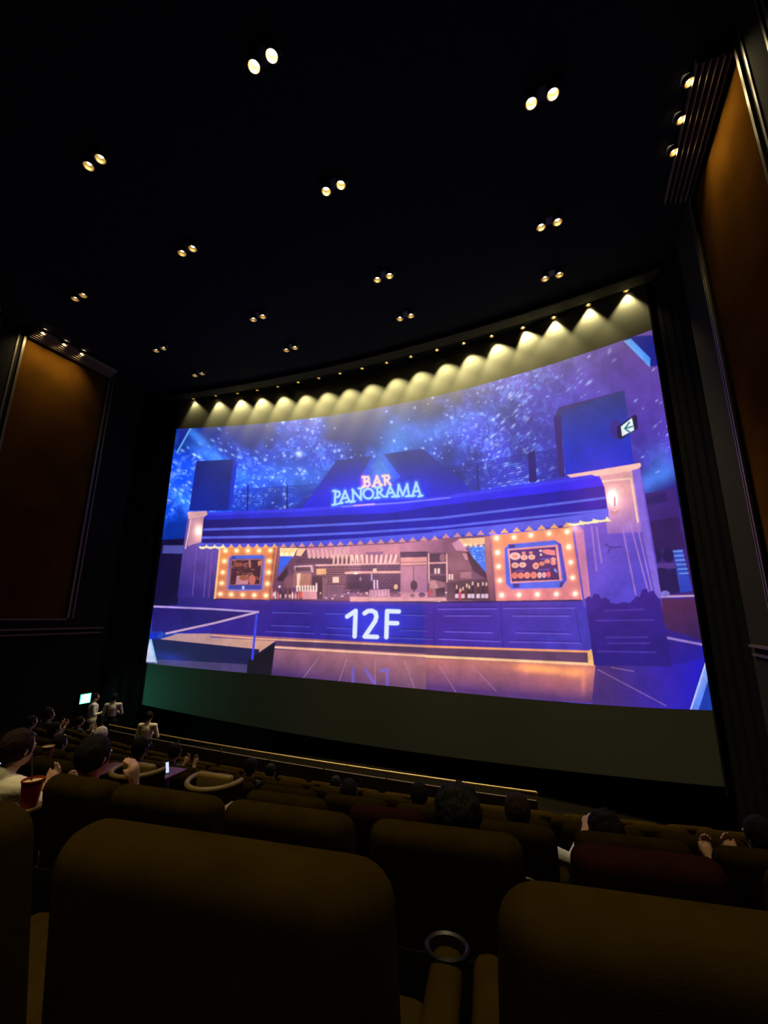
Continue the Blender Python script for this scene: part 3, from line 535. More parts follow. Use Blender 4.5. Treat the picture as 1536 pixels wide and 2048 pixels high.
def make_screen():
    NX, NZ = 960, 560
    # columns spaced evenly across the view, denser where the screen is nearer
    s = np.linspace(0, 1, NX); X = XL+(XR-XL)*(1-(1-s)**1.0*(1+0.55*s))
    X = XL+(XR-XL)*(s*(1.32)-0.32*s**2)
    Y = YC-KC*(X-XC)**2
    zt = np.polyval(ZT, X-XC); zb = np.polyval(ZB, X-XC); zs = np.polyval(ZS, X-XC)
    rows = []; pic = []
    for k in range(5): t = k/5; rows.append(zs*(1-t)+(zb-0.004)*t); pic.append(0)
    rows.append(zb-0.003); pic.append(0)
    for k in range(NZ): t = k/(NZ-1); rows.append(zb*(1-t)+zt*t); pic.append(1)
    rows.append(zt+0.003); pic.append(0)
    for k in range(1, 9): t = k/8; rows.append((zt+0.004)*(1-t)+(H-0.002)*t); pic.append(0)
    Z = np.array(rows); NR = len(rows)
    Xg = np.broadcast_to(X, Z.shape); Yg = np.broadcast_to(Y, Z.shape)
    co = np.stack([Xg, Yg, Z+EYE], -1).reshape(-1, 3).astype(np.float32)
    # sample the picture
    P = np.stack([Xg, Yg, Z], -1); f = P@np.array(FW); px = 768+FPX*(P@np.array(RT))/f; py = 1024-FPX*(P@np.array(UP))/f
    ix = np.clip((px-PX0)*PS, 0, PW*PS-2.001); iy = np.clip((py-PY0)*PS, 0, PH*PS-2.001)
    x0 = ix.astype(int); y0 = iy.astype(int); fx = (ix-x0)[..., None]; fy = (iy-y0)[..., None]
    col = (IMG[y0, x0]*(1-fx)+IMG[y0, x0+1]*fx)*(1-fy)+(IMG[y0+1, x0]*(1-fx)+IMG[y0+1, x0+1]*fx)*fy
    col *= np.array(pic, np.float32)[:, None, None]
    rgba = np.concatenate([col, np.ones(col.shape[:2]+(1,))], -1).reshape(-1, 4).astype(np.float32)
    i = np.arange(NR*NX).reshape(NR, NX)
    q = np.stack([i[:-1, :-1], i[:-1, 1:], i[1:, 1:], i[1:, :-1]], -1).reshape(-1, 4).astype(np.int32)
    me = bpy.data.meshes.new('screen'); me.vertices.add(len(co)); me.vertices.foreach_set('co', co.ravel())
    me.loops.add(q.size); me.loops.foreach_set('vertex_index', q.ravel())
    me.polygons.add(len(q)); me.polygons.foreach_set('loop_start', np.arange(0, q.size, 4, dtype=np.int32))
    me.polygons.foreach_set('use_smooth', np.ones(len(q), bool)); me.update(calc_edges=True)
    ca = me.color_attributes.new('picture', 'FLOAT_COLOR', 'POINT'); ca.data.foreach_set('color', rgba.ravel())
    m = bpy.data.materials.new('projection_screen'); m.use_nodes = True; nt = m.node_tree; b = nt.nodes['Principled BSDF']
    b.inputs['Base Color'].default_value = (0.14, 0.15, 0.135, 1); b.inputs['Roughness'].default_value = 0.9; b.inputs['Specular IOR Level'].default_value = 0.0
    at_ = nt.nodes.new('ShaderNodeAttribute'); at_.attribute_name = 'picture'
    nt.links.new(at_.outputs['Color'], b.inputs['Emission Color']); b.inputs['Emission Strength'].default_value = 1.0
    m.cycles.emission_sampling = 'NONE'
    me.materials.append(m)
    root = empty('cinema_screen', (XC, YC, 0)); tag(root, 'huge curved cinema screen showing a bar with striped awning at night', 'screen')
    o = bpy.data.objects.new('screen_surface', me); C.objects.link(o); o.parent = root; o.matrix_parent_inverse = Matrix.Translation((-XC, -YC, 0))
    # black masking strips at both sides and a thin bronze edge
    for X_, sgn in ((XL, -1), (XR, 1)):
        y_ = scr_y(X_); b_ = MB()
        b_.box((X_+sgn*0.05-XC, y_-0.05-YC, EYE+3.0), (0.08, 0.16, 13.6)); b_.build('side_frame', M['masking'], root)
    bb = MB(); n = 40     # back of screen, thin
    return root
make_screen()

# ------------------------------------------------------------------ room shell
WR, WL, YF, YB = 3.35, -16.5, 14.3, -3.2
CEIL = EYE+H
def struct(o): o['kind'] = 'structure'; return o
b = MB(); b.box(((WL+WR)/2, (YF+YB)/2, CEIL+0.15), (WR-WL+0.8, YF-YB+0.6, 0.3)); struct(b.build('ceiling', M['ceiling'], None, False))
b = MB(); b.box(((WL+WR)/2, YF+0.15, CEIL/2), (WR-WL+0.8, 0.3, CEIL)); struct(b.build('wall_front', M['masking'], None, False))
b = MB(); b.box(((WL+WR)/2, YB-0.15, CEIL/2), (WR-WL+0.8, 0.3, CEIL)); struct(b.build('wall_back', M['wall'], None, False))
PANELS = [(7.05, 9.95), (3.15, 6.05), (-0.75, 2.15)]     # recessed side panels (y ranges)
PZ0, PZ1 = EYE-0.2, CEIL-0.20                            # bottom and top of a panel
def side_wall(name, X, sg):
    # sg = +1: wall on the right (room to the left of it)
    b = MB(); ys = [YB]+[v for p in sorted(PANELS) for v in p]+[YF]
    t = 0.30
    for i in range(0, len(ys), 2): b.box((X+sg*t/2, (ys[i]+ys[i+1])/2, CEIL/2), (t, ys[i+1]-ys[i], CEIL))
    for y0, y1 in PANELS:
        b.box((X+sg*t/2, (y0+y1)/2, PZ0/2), (t, y1-y0, PZ0)); b.box((X+sg*t/2, (y0+y1)/2, (PZ1+CEIL)/2), (t, y1-y0, CEIL-PZ1))
    w = struct(b.build(name, M['wall'], None, False))
    for y0, y1 in PANELS:
        p = MB(); p.box((X+sg*0.11, (y0+y1)/2, (PZ0+PZ1)/2), (0.12, y1-y0-0.004, PZ1-PZ0-0.004)); p.build('wall_panel', M['panel'], w, False)
        for yy in (y0, y1):        # stepped upright frame strips beside the panel
            s = 1 if yy == y0 else -1
            f = MB(); f.box((X-sg*0.02, yy-s*0.05, (PZ0+CEIL-0.05)/2), (0.04, 0.07, CEIL-0.05-PZ0)); f.build('panel_frame', M['frame'], w, False)
            f = MB(); f.box((X-sg*0.01, yy-s*0.22, (PZ0+CEIL-0.05)/2), (0.02, 0.05, CEIL-0.05-PZ0)); f.build('panel_frame', M['frame'], w, False)
        f = MB(); f.box((X-sg*0.012, (y0+y1)/2, PZ0-0.03), (0.05, y1-y0, 0.05)); f.build('panel_sill', M['frame'], w, False)
    return w
side_wall('wall_right', WR, 1); side_wall('wall_left', WL, -1)
k = 1
for X, sg in ((WR, 1), (WL, -1)):         # ledge along each side wall
    for z, dpt in ((EYE-0.55, 0.09), (EYE-0.72, 0.05)):
        f = MB(); f.box((X-sg*dpt/2-sg*0.002, (11.3+YB)/2, z), (dpt, 11.3-YB-0.01, 0.05)); tag(struct(f.build('trim_%d' % k, M['frame'], None, False))); k += 1
# lowered dark soffit strip in front of the screen, following its curve
def soffit():
    b = MB(); n = 48
    xs = [XL-0.6+(XR-XL+1.2)*i/n for i in range(n+1)]
    prev = None
    for x in xs:
        y1 = min(YF-0.01, YC-KC*(x-XC)**2-0.002); y0 = YC-0.62*KC*(x-XC)**2*1.0-1.05
        r = [b.bm.verts.new((x, y, z)) for y, z in ((y0, CEIL-0.001), (y0, CEIL-0.14), (y0+0.03, CEIL-0.15), (y0+0.45, CEIL-0.15), (y0+0.47, CEIL-0.001))]
        if prev:
            for i in range(len(r)-1): b.bm.faces.new((prev[i], prev[i+1], r[i+1], r[i]))
        prev = r
    return struct(b.build('trim_%d' % k, M['soffit'], None, False))
soffit(); k += 1
# black masking drapes between screen and side walls
for X0, X1, nm in ((XR+0.12, WR, 'trim_%d'), (WL, XL-0.12, 'trim_%d')):
    b = MB(); n = 22; pts = []
    ye = scr_y(XL)-0.05
    for i in range(n+1):
        t = i/n; x = X0+(X1-X0)*t; tt = t if X0 > 0 else 1-t
        pts.append((x, ye-1.1*tt+0.03*math.sin(i*1.1)))
    for (xa, ya), (xb, yb) in zip(pts, pts[1:]):
        b.quad((xa, ya, 0.02), (xb, yb, 0.02), (xb, yb, CEIL-0.01), (xa, ya, CEIL-0.01))
    struct(b.build(nm % k, M['masking'], None, True)); k += 1

# seating tiers: rows are arcs; row n has its back tops at height TOPZ[n]
XROW, RROW = -6.27, 36.0
TOPZ = {0: 0.10, 1: -0.385, 2: -0.85, 3: -1.25, 4: -1.67, 5: -2.09, 6: -2.51, 7: -2.93}
YROW = {n: 0.65+1.2*(n-1) for n in range(0, 8)}; YROW[2] = 1.92
SEATH = 1.05
def row_y(n, X): return YROW[n]+((X-XROW)**2-5.77**2)/(2*RROW)
def row_rz(X): return math.atan((X-XROW)/RROW)
def floor_z(n): return EYE+TOPZ[n]-SEATH
def make_floor():
    b = MB(); n = 40; xs = [WL+(WR-WL)*i/n for i in range(n+1)]; prev = None
    for x in xs:
        prof = [(YB, floor_z(0))]
        for r in range(1, 8):
            y = row_y(r, x)-0.22; prof += [(y, floor_z(r-1)), (y+0.001, floor_z(r))]
        ya = row_y(7, x)+0.95; prof += [(ya, floor_z(7)), (ya+0.001, 0.6), (11.2, 0.6), (11.201, 0.0), (YF, 0.0)]
        r = [b.bm.verts.new((x, y, z)) for y, z in prof]
        if prev:
            for i in range(len(r)-1): b.bm.faces.new((prev[i], r[i], r[i+1], prev[i+1]))
        prev = r
    return struct(b.build('floor', M['carpet'], None, False))
make_floor()

# ------------------------------------------------------------------ lamps
def spot(name, loc, aim, power, angle, blend, parent, radius=0.03, col=WARM):
    d = bpy.data.lights.new(name, 'SPOT'); d.energy = power; d.color = col; d.spot_size = angle; d.spot_blend = blend; d.shadow_soft_size = radius
    o = bpy.data.objects.new(name, d); C.objects.link(o); o.parent = parent
    o.location = loc; o.rotation_euler = Vector(aim).to_track_quat('-Z', 'Y').to_euler(); return o
def lamp_can(r, depth, M_, bulb, parent, M4=None, wall=0.012):
    # open can hanging from the ceiling: outside shell, inner reflector, lens
    b = MB(); b.lathe([(r+wall, 0), (r+wall, -depth), (r, -depth), (r, -depth+0.01)], 18, M4, False); sh = b.build('housing', M['can'], parent)
    b = MB(); b.lathe([(r, -depth+0.008), (r*0.90, -depth*0.6), (r*0.72, -depth*0.32), (r*0.44, -depth*0.2)], 18, M4, False); b.build('reflector', M['reflector'], parent)
    b = MB(); b.lathe([(0.001, -depth*0.52), (r*0.30, -depth*0.46), (r*0.46, -depth*0.20)], 18, M4, False); b.build('lens', bulb, parent)
    b = MB(); b.lathe([(r, -depth-0.001), (r+wall*1.6, -depth-0.001), (r+wall*1.6, -depth+0.006)], 18, M4, False); b.build('trim_ring', M['frame'], parent)
def twin_proto():
    root = empty('twin_downlight', (0, 0, 0))
    b = MB(); b.box((0, 0, -0.006), (0.62, 0.24, 0.012), 0.004, 1); b.build('mounting_plate', M['can'], root)
    for sx in (-1, 1):
        lamp_can(0.105, 0.13, None, M['bulb'], root, Matrix.Translation((sx*0.19, 0, -0.012)))
    spot('lamp_light', (0, 0, -0.16), (0, 0, -1), P_DOWN, math.radians(62), 0.8, root, 0.1)
    return root
COLX = [0.314-4.441*c for c in range(4)]
LROW = [-1.7, 1.25, 4.12, 6.594, 9.461, 11.269]
colname = ['rightmost column', 'second column from the right', 'third column from the right', 'leftmost column']
rowname = ['', '', 'fourth back from the screen', 'third back from the screen', 'second back from the screen', 'nearest the screen']
proto = twin_proto(); first = True
for c in range(4):
    for r in range(6):
        if r == 0 and c in (0, 3): pass
        o = proto if first else copy_tree(proto); first = False
        o.location = (COLX[c], LROW[r], CEIL)
        for ch in o.children:      # power and cone tuned per row for brightness; the two rear rows are unseen
            if ch.type == 'LIGHT': ch.data = ch.data.copy(); ch.data.energy = P_DOWN*(2.6, 1.5, 0.4, 0.25, 0.9, 0.9)[r]; ch.data.spot_size = math.radians((50, 50, 50, 50, 30, 30)[r])
        lab = 'twin ceiling downlight, %s, %s' % (colname[c], rowname[r]) if r >= 2 else 'twin ceiling downlight, %s, %s' % (colname[c], ('farthest from the screen', 'fifth back from the screen')[r])
        tag(o, lab, 'downlight', 'twin ceiling downlights')
# wash lights along the top of the screen
WX = [-1.56, -1.44, -1.33, -1.227, -1.121, -1.015, -0.914, -0.811, -0.709, -0.599, -0.495, -0.388, -0.284, -0.181, -0.072, 0.031, 0.137, 0.243]
WYv = [1.338, 1.357, 1.377, 1.391, 1.400, 1.404, 1.408, 1.411, 1.413, 1.414, 1.413, 1.410, 1.407, 1.405, 1.400, 1.388, 1.367, 1.346]
for i, (x, y) in enumerate(zip(WX, WYv)):
    X, Y = x*H, y*H; Y = min(Y, scr_y(X)-0.095)
    root = empty('screen_wash_light', (X, Y, CEIL))
    b = MB(); b.box((0, 0, -0.006), (0.2, 0.2, 0.012), 0.003, 1); b.build('mounting_plate', M['can'], root)
    lamp_can(0.07, 0.10, None, M['washbulb'], root, Matrix.Translation((0, 0, -0.012)))
    spot('lamp_light', (0, 0, -0.10), (0.22 if i < 15 else -0.06, 0.0, -1), P_WASH*({0: 0.2, 1: 0.55, 17: 0.5, 16: 0.75}.get(i, 1.0)), math.radians(82), 0.6, root, 0.03, (1.0, 0.80, 0.36))
    lab = ('small round wash light above the screen, %s from the left end' % ORD[i]) if i < 9 else ('small round wash light above the screen, %s from the right end' % ORD[17-i])
    tag(root, lab, 'downlight', 'wash lights along the top of the screen')
# wall panel washers with slatted baffles
def baffle(X, sg, y0, y1, side, lamps, pl):
    root = empty('slatted_baffle', (X-sg*0.34, (y0+y1)/2, CEIL-0.012)); L_ = y1-y0-0.01
    for i in range(5):
        xx = sg*(-0.18+i*0.095)
        b = MB(); b.box((xx, 0, -0.075-0.012*i), (0.014, L_, 0.14+0.024*i)); b.build('slat', M['slat'], root, False)
    b = MB(); b.box((sg*0.285, 0, -0.125), (0.02, L_, 0.25)); b.build('edge_strip', M['frame'], root, False)
    for s in (-1, 1):
        b = MB(); b.box((sg*0.05, s*(L_/2-0.01), -0.09), (0.48, 0.02, 0.17)); b.build('end_cap', M['can'], root, False)
    tag(root, 'slatted bronze ceiling baffle above the %s' % pl, 'baffle', 'slatted baffles above the side panels')
    for j, yy in enumerate(lamps):
        r = empty('wall_spotlight', (X-sg*0.60, yy, CEIL))
        b = MB(); b.box((0, 0, -0.006), (0.2, 0.2, 0.012), 0.003, 1); b.build('mounting_plate', M['can'], r)
        lamp_can(0.075, 0.11, None, M['bulb'], r, Matrix.Translation((0, 0, -0.02)) @ Matrix.Rotation(-sg*0.22, 4, 'Y'))
        spot('lamp_light', (sg*0.06, 0, -0.135), (sg*0.85, 0, -1), P_WALL, math.radians(104), 1.0, r, 0.05)
        tag(r, 'warm wall spotlight over the %s, %s' % (pl, ('nearest the camera', 'middle of three', 'nearest the screen')[j]), 'spotlight', 'spotlights over the side wall panels')
for pi, (y0, y1) in enumerate(PANELS[:2]):
    lamps = [y0+0.42, y0+1.08, y0+1.72]
    if pi == 0:
        baffle(WR, 1, y0, y1, 'right', [7.37, 8.02, 8.67], 'right side panel nearest the screen'); baffle(WL, -1, y0, y1, 'left', [7.25, 7.94, 8.56], 'left side panel nearest the screen')
    else:
        baffle(WR, 1, y0, y1, 'right', lamps, 'right side panel second from the screen'); baffle(WL, -1, y0, y1, 'left', lamps, 'left side panel second from the screen')

# ------------------------------------------------------------------ seats
def taper(vs, f):
    for v in vs: v.co = f(v.co)
def make_seat(backm):
    root = empty('cinema_chair', (0, 0, 0))
    b = MB(); vs = b.box((0, 0, 0.66), (0.56, 0.15, 0.80), 0.068, 5)
    def f(c):
        t = (c.z-0.26)/0.8; x = c.x*(1.07-0.07*t)
        return Vector((x, c.y+0.135-0.13*t+0.10*(c.x/0.28)**2*(0.4+0.6*t)*0.5, c.z-0.010*(c.x/0.28)**2*max(0, t-0.5)*2))
    taper(vs, f); b.build('backrest', backm, root)
    b = MB(); vs = b.box((0, 0.075, 0.90), (0.42, 0.10, 0.22), 0.045, 4); b.build('headrest', backm, root)
    b = MB(); vs = b.box((0, 0.115, 0.47), (0.50, 0.016, 0.34), 0.007, 2); taper(vs, lambda c: Vector((c.x, c.y-0.115+0.03-(c.z-0.47)*0.14, c.z))); b.build('back_panel', M['plastic'], root)
    b = MB(); vs = b.box((0, 0.40, 0.40), (0.52, 0.52, 0.15), 0.05, 4); b.build('seat_cushion', backm, root)
    b = MB(); b.box((0, 0.40, 0.16), (0.34, 0.36, 0.32), 0.02, 2); b.build('base', M['plastic'], root)
    for s in (-1, 1):
        b = MB(); b.box((s*0.302, 0.36, 0.60), (0.072, 0.46, 0.07), 0.03, 3); arm = b.build('armrest', backm, root)
        b = MB(); b.box((s*0.302, 0.36, 0.29), (0.05, 0.40, 0.58), 0.015, 2); b.build('side_panel', M['plastic'], root)
        if s == 1:
            b = MB(); b.lathe([(0.046, 0.615), (0.050, 0.64), (0.046, 0.645), (0.040, 0.64), (0.038, 0.62)], 20, Matrix.Translation((s*0.302, 0.56, 0)), False); b.build('cup_holder', M['plastic'], arm)
    return root
def make_box_seat():
    root = empty('box_chair', (0, 0, 0))
    def arc(r, e, a): return ((0.225*r)*math.sin(a), 0.26-0.25*r*math.cos(a)+e)
    N = 22; A = [(-1.75+3.5*i/N) for i in range(N+1)]
    b = MB(); ro = [arc(1.0, 0, a) for a in A]; ri = [arc(0.86, 0, a) for a in A]
    def wall(b, ro, ri, z0, z1):
        v = [[b.bm.verts.new((x, y, z)) for (x, y) in ring] for ring, z in ((ro, z0), (ro, z1), (ri, z1), (ri, z0))]
        for i in range(len(ro)-1):
            for k_ in range(4): b.bm.faces.new((v[k_][i], v[k_][i+1], v[(k_+1) % 4][i+1], v[(k_+1) % 4][i]))
        for i in (0, -1): b.bm.faces.new([v[k_][i] for k_ in range(4)])
    wall(b, ro, ri, 0.12, 1.0); b.build('shell', M['seat'], root)
    b = MB(); b.tube([(*arc(0.93, 0, a), 1.005) for a in A], 0.021, 10); b.build('rim', M['tan'], root)
    b = MB(); vs = b.box((0, 0.225, 0.945), (0.33, 0.06, 0.22), 0.028, 5); taper(vs, lambda c: Vector((c.x, c.y+0.6*c.x**2, c.z))); b.build('headrest', M['tan'], root)
    b = MB(); vs = b.box((0, 0.19, 0.60), (0.36, 0.10, 0.5), 0.05, 4); b.build('backrest', M['seat'], root)
    b = MB(); b.box((0, 0.45, 0.40), (0.50, 0.52, 0.16), 0.05, 4); b.build('seat_cushion', M['seat'], root)
    b = MB(); b.box((0, 0.42, 0.16), (0.36, 0.36, 0.32), 0.02, 2); b.build('base', M['plastic'], root)
    return root
seatA = make_seat(M['seat']); seatB = make_seat(M['seatred']); seatC = make_box_seat(); used = set()
ROWNAME = {1: 'row nearest the camera', 2: 'second row ahead', 3: 'third row ahead', 4: 'fourth row ahead', 5: 'fifth row ahead', 6: 'sixth row ahead', 7: 'front row by the rail'}
def seat(n, X, label, src=None, dz=0):
    src = src or seatA
    o = src if src.name not in used else copy_tree(src); used.add(src.name)
    o.location = (X, row_y(n, X), floor_z(n)+dz); o.rotation_euler = (0, 0, row_rz(X))
    if n == 1: o.scale = (1.12, 1, 1)
    if src is seatB and n == 2: o.scale = (0.93, 1, 1)
    tag(o, label, 'seat', 'cinema seats in the ' + ROWNAME[n]); return o
SEATX = {1: [0.18, -0.60, -1.37], 2: [0.875, 0.185, -0.555, -1.255, -1.91], 3: [0.94, 0.22, -0.5, -1.24, -1.98, -2.72, -3.50, -4.26]}
PITCH_ = 0.705
for n in (4, 5, 6, 7):
    SEATX[n] = [1.5-0.17*(n % 2)-PITCH_*i for i in range({4: 12, 5: 16, 6: 19, 7: 20}[n])]
special = {(2, 0.185): (seatB, 'maroon cinema seat in the second row ahead, right of centre'), (3, -1.24): (seatB, 'maroon cinema seat in the third row ahead, left of the big dark head'),
           (3, -2.72): (seatC, 'round-backed box seat with tan rim, nearer the middle of the two'), (3, -3.50): (seatC, 'round-backed box seat with tan rim, left of the two beside wooden table')}
for n in sorted(SEATX):
    for i, X in enumerate(SEATX[n]):
        if (n, X) in special: seat(n, X, special[(n, X)][1], special[(n, X)][0])
        elif n == 1: seat(n, X, ['dark brown seat back at the lower right, nearest row', 'large brown seat back filling the lower left, nearest row', 'dark seat back cut off at the left edge, nearest row'][i])
        else: seat(n, X, 'dark brown cinema seat, %s from the right in the %s' % (ORD[i], ROWNAME[n]))

# ------------------------------------------------------------------ rail in front of the first row
def rail():
    Y0 = 9.15; z = EYE-0.341*Y0
    root = empty('aisle_rail', (-6.3, Y0, 0.6))
    pts = []
    for i in range(33):
        x = -0.86-(11.6-0.0)*i/32; y = Y0+0.006*((x+6.3)**2-5.44**2)
        pts.append((x+6.3, y-Y0, z-0.6+0.0))
    b = MB(); b.tube(pts, 0.022, 8); b.build('top_rail', M['rail'], root)
    for i in range(32):
        b = MB(); a, c = Vector(pts[i]), Vector(pts[i+1]); n_ = (c-a).cross(Vector((0, 0, 1))).normalized()*0.02
        v = [b.bm.verts.new(p) for p in (a-n_-Vector((0, 0, 0.13)), c-n_-Vector((0, 0, 0.13)), c+n_-Vector((0, 0, 0.13)), a+n_-Vector((0, 0, 0.13)))]
        w = [b.bm.verts.new((q.co.x, q.co.y, 0.001)) for q in v]
        b.bm.faces.new(v); b.bm.faces.new(w[::-1])
        for k_ in range(4): b.bm.faces.new((v[k_], v[(k_+1) % 4], w[(k_+1) % 4], w[k_]))
        b.build('rail_panel', M['railpanel'], root, False)
        if i % 4 == 0: 
            b = MB(); b.tube([pts[i], (pts[i][0], pts[i][1], 0.0)], 0.018, 8); b.build('post', M['rail'], root)
    tag(root, 'brass handrail over a low brown panel in front of the first row', 'rail')
rail()

# ------------------------------------------------------------------ exit sign on the left wall
def exit_sign():
    p = at_x(170, 1397, WL+0.1); root = empty('exit_sign', (WL, p.y, p.z-0.17))
    b = MB(); b.box((0.06, 0, 0.17), (0.12, 0.42, 0.36), 0.01, 2); b.build('housing', M['plastic'], root)
    b = MB(); b.box((0.124, 0, 0.17), (0.008, 0.38, 0.32), 0.003, 1); b.build('green_face', emit('exit_green', (0.05, 1.0, 0.45), 3.0), root)
    b = MB(); b.box((0.130, 0, 0.17), (0.006, 0.30, 0.26), 0.002, 1); b.build('white_face', emit('exit_white', (0.80, 1.0, 0.96), 9.0), root)
    d = bpy.data.lights.new('sign_light', 'AREA'); d.shape = 'RECTANGLE'; d.size = 0.38; d.size_y = 0.3; d.energy = P_EXIT; d.color = (0.06, 1.0, 0.62); d.spread = math.radians(150)
    o = bpy.data.objects.new('sign_light', d); C.objects.link(o); o.parent = root; o.location = (0.14, 0, 0.17); o.rotation_euler = Vector((1, 0.35, 0)).to_track_quat('-Z', 'Y').to_euler()
    tag(root, 'glowing white and green exit sign low on the left wall', 'exit sign')
exit_sign()

# ------------------------------------------------------------------ people
SKIN = mat('skin', (0.62, 0.36, 0.22), 0.55, var=0.06)
HAIR = mat('black_hair', (0.008, 0.0065, 0.005), 0.8, var=0.3, scale=40, bump=0.6, bscale=90, spec=0.15)
BROWNHAIR = mat('brown_hair', (0.022, 0.011, 0.005), 0.8, var=0.3, scale=40, bump=0.6, bscale=90, spec=0.15)
CL = {n: mat(n+'_cloth', c, 0.85, var=0.1, bump=0.2) for n, c in dict(black=(0.006, 0.006, 0.007), navy=(0.010, 0.012, 0.022), grey=(0.03, 0.033, 0.04), bluegrey=(0.12, 0.13, 0.18), cream=(0.85, 0.78, 0.58), white=(0.88, 0.87, 0.82), yellow=(0.55, 0.40, 0.10), orange=(0.55, 0.22, 0.09), olive=(0.018, 0.018, 0.009), beige=(0.66, 0.60, 0.48)).items()}
WHITE = mat('eye_white', (0.8, 0.8, 0.78), 0.3, var=0.0); DARK = mat('eye_dark', (0.02, 0.012, 0.01), 0.2, var=0.0); LIP = mat('lips', (0.45, 0.16, 0.13), 0.5, var=0.05)
def hand_bones(wrist, d, up, side):
    # palm and five curled fingers; d = pointing direction, up = back of the hand, side = +1 thumb to +x
    d = Vector(d).normalized(); up = Vector(up); up = (up-d*up.dot(d)).normalized(); s = d.cross(up)*side
    w = Vector(wrist); out = [(w, w+d*0.085, 0.027, 0.032, 0), (w+s*0.012, w+d*0.08+s*0.026, 0.02, 0.02, 0), (w-s*0.012, w+d*0.08-s*0.026, 0.02, 0.018, 0)]
    for i, l in enumerate((0.072, 0.080, 0.074, 0.058)):
        a = w+d*0.085+s*(0.033-0.022*i); m = a+d*l*0.55-up*l*0.18; e = m+d*l*0.25-up*l*0.42
        out += [(a, m, 0.0098, 0.0092, 0), (m, e, 0.0092, 0.0082, 0)]
    a = w+d*0.03+s*0.028; m = a+d*0.035+s*0.026-up*0.012; e = m+d*0.034+s*0.004-up*0.012
    return out+[(a, m, 0.0125, 0.011, 0), (m, e, 0.011, 0.009, 0)]
def body_mesh(name, J, voxel=0.0085):
    # J: joints; bones as tapered capsules (a, b, ra, rb, slot): 0 skin 1 shirt 2 trousers 3 shoes
    B = []
    V = {k_: Vector(v) for k_, v in J.items() if not k_.startswith('hand')}
    B += [(V['pelvis'], V['waist'], 0.135, 0.125, 2), (V['waist'], V['chest'], 0.125, 0.14, 1), (V['chest'], V['neck0'], 0.13, 0.065, 1), (V['neck0'], V['head']-Vector((0, 0, 0.06)), 0.055, 0.055, 0)]
    for s in ('l', 'r'):
        sx = -1 if s == 'l' else 1
        B += [(V['chest']+Vector((sx*0.07, 0, 0.06)), V['sho_'+s], 0.085, 0.066, 1), (V['sho_'+s], V['elb_'+s], 0.060, 0.047, 1), (V['elb_'+s], V['wri_'+s].lerp(V['elb_'+s], 0.25), 0.046, 0.036, 1), (V['wri_'+s].lerp(V['elb_'+s], 0.3), V['wri_'+s], 0.033, 0.026, 0)]
        B += [(V['pelvis']+Vector((sx*0.06, 0, -0.02)), V['hip_'+s], 0.12, 0.10, 2), (V['hip_'+s], V['kne_'+s], 0.095, 0.066, 2), (V['kne_'+s], V['ank_'+s], 0.062, 0.042, 2), (V['ank_'+s]-Vector((0, 0.03, 0.05)), V['ank_'+s]+Vector((0, 0.16, -0.062)), 0.042, 0.034, 3)]
        hd = J['hand_'+s]
        B += hand_bones(V['wri_'+s], hd[0], hd[1], -sx if s == 'l' else -sx)
    hd = V['head']
    b = MB()
    def cap(a, c, ra, rb):
        n = max(2, int((c-a).length/0.03)+1)
        t = (c-a); 
        if t.length > 1e-5:
            q = t.to_track_quat('Z', 'Y').to_matrix().to_4x4(); b.lathe([(ra, 0), (rb, t.length)], 12, Matrix.Translation(a) @ q, True)
        b.ball(a, ra, 2); b.ball(c, rb, 2)
    for a, c, ra, rb, _ in B: cap(a, c, ra, rb)
    b.ball(hd, (0.074, 0.094, 0.108), 3); b.ball(hd+Vector((0, 0.028, -0.055)), (0.052, 0.062, 0.066), 2)      # skull, jaw
    b.ball(hd+Vector((0, 0.098, -0.018)), (0.013, 0.018, 0.022), 2)                                         # nose
    for sx in (-1, 1): b.ball(hd+Vector((sx*0.076, -0.004, -0.012)), (0.012, 0.02, 0.032), 2)                # ears
    me = b.mesh(name+'_raw', False); o = bpy.data.objects.new('tmp', me); C.objects.link(o)
    r = o.modifiers.new('r', 'REMESH'); r.mode = 'VOXEL'; r.voxel_size = voxel; r.use_smooth_shade = True
    sm = o.modifiers.new('s', 'SMOOTH'); sm.factor = 0.5; sm.iterations = 3
    dg = bpy.context.evaluated_depsgraph_get(); out = bpy.data.meshes.new_from_object(o.evaluated_get(dg)); out.name = name
    bpy.data.objects.remove(o)
    nv = len(out.polygons); ctr = np.zeros(nv*3, np.float32); out.polygons.foreach_get('center', ctr); ctr = ctr.reshape(-1, 3)
    best = np.full(nv, 1e9, np.float32); idx = np.zeros(nv, np.int32)
    for a, c, ra, rb, sl in B:
        a_ = np.array(a); d_ = np.array(c)-a_; l2 = max(1e-9, float(d_@d_)); t = np.clip((ctr-a_)@d_/l2, 0, 1)
        dd = np.linalg.norm(ctr-a_-t[:, None]*d_, axis=1)-(ra+(rb-ra)*t); m_ = dd < best; best[m_] = dd[m_]; idx[m_] = sl
    dd = np.linalg.norm((ctr-np.array(hd))/np.array([0.08, 0.10, 0.13]), axis=1); idx[(dd < 1.15)] = 0
    while len(out.materials) < 4: out.materials.append(SKIN)
    out.polygons.foreach_set('material_index', idx); out.polygons.foreach_set('use_smooth', np.ones(nv, bool)); out.update()
    return out
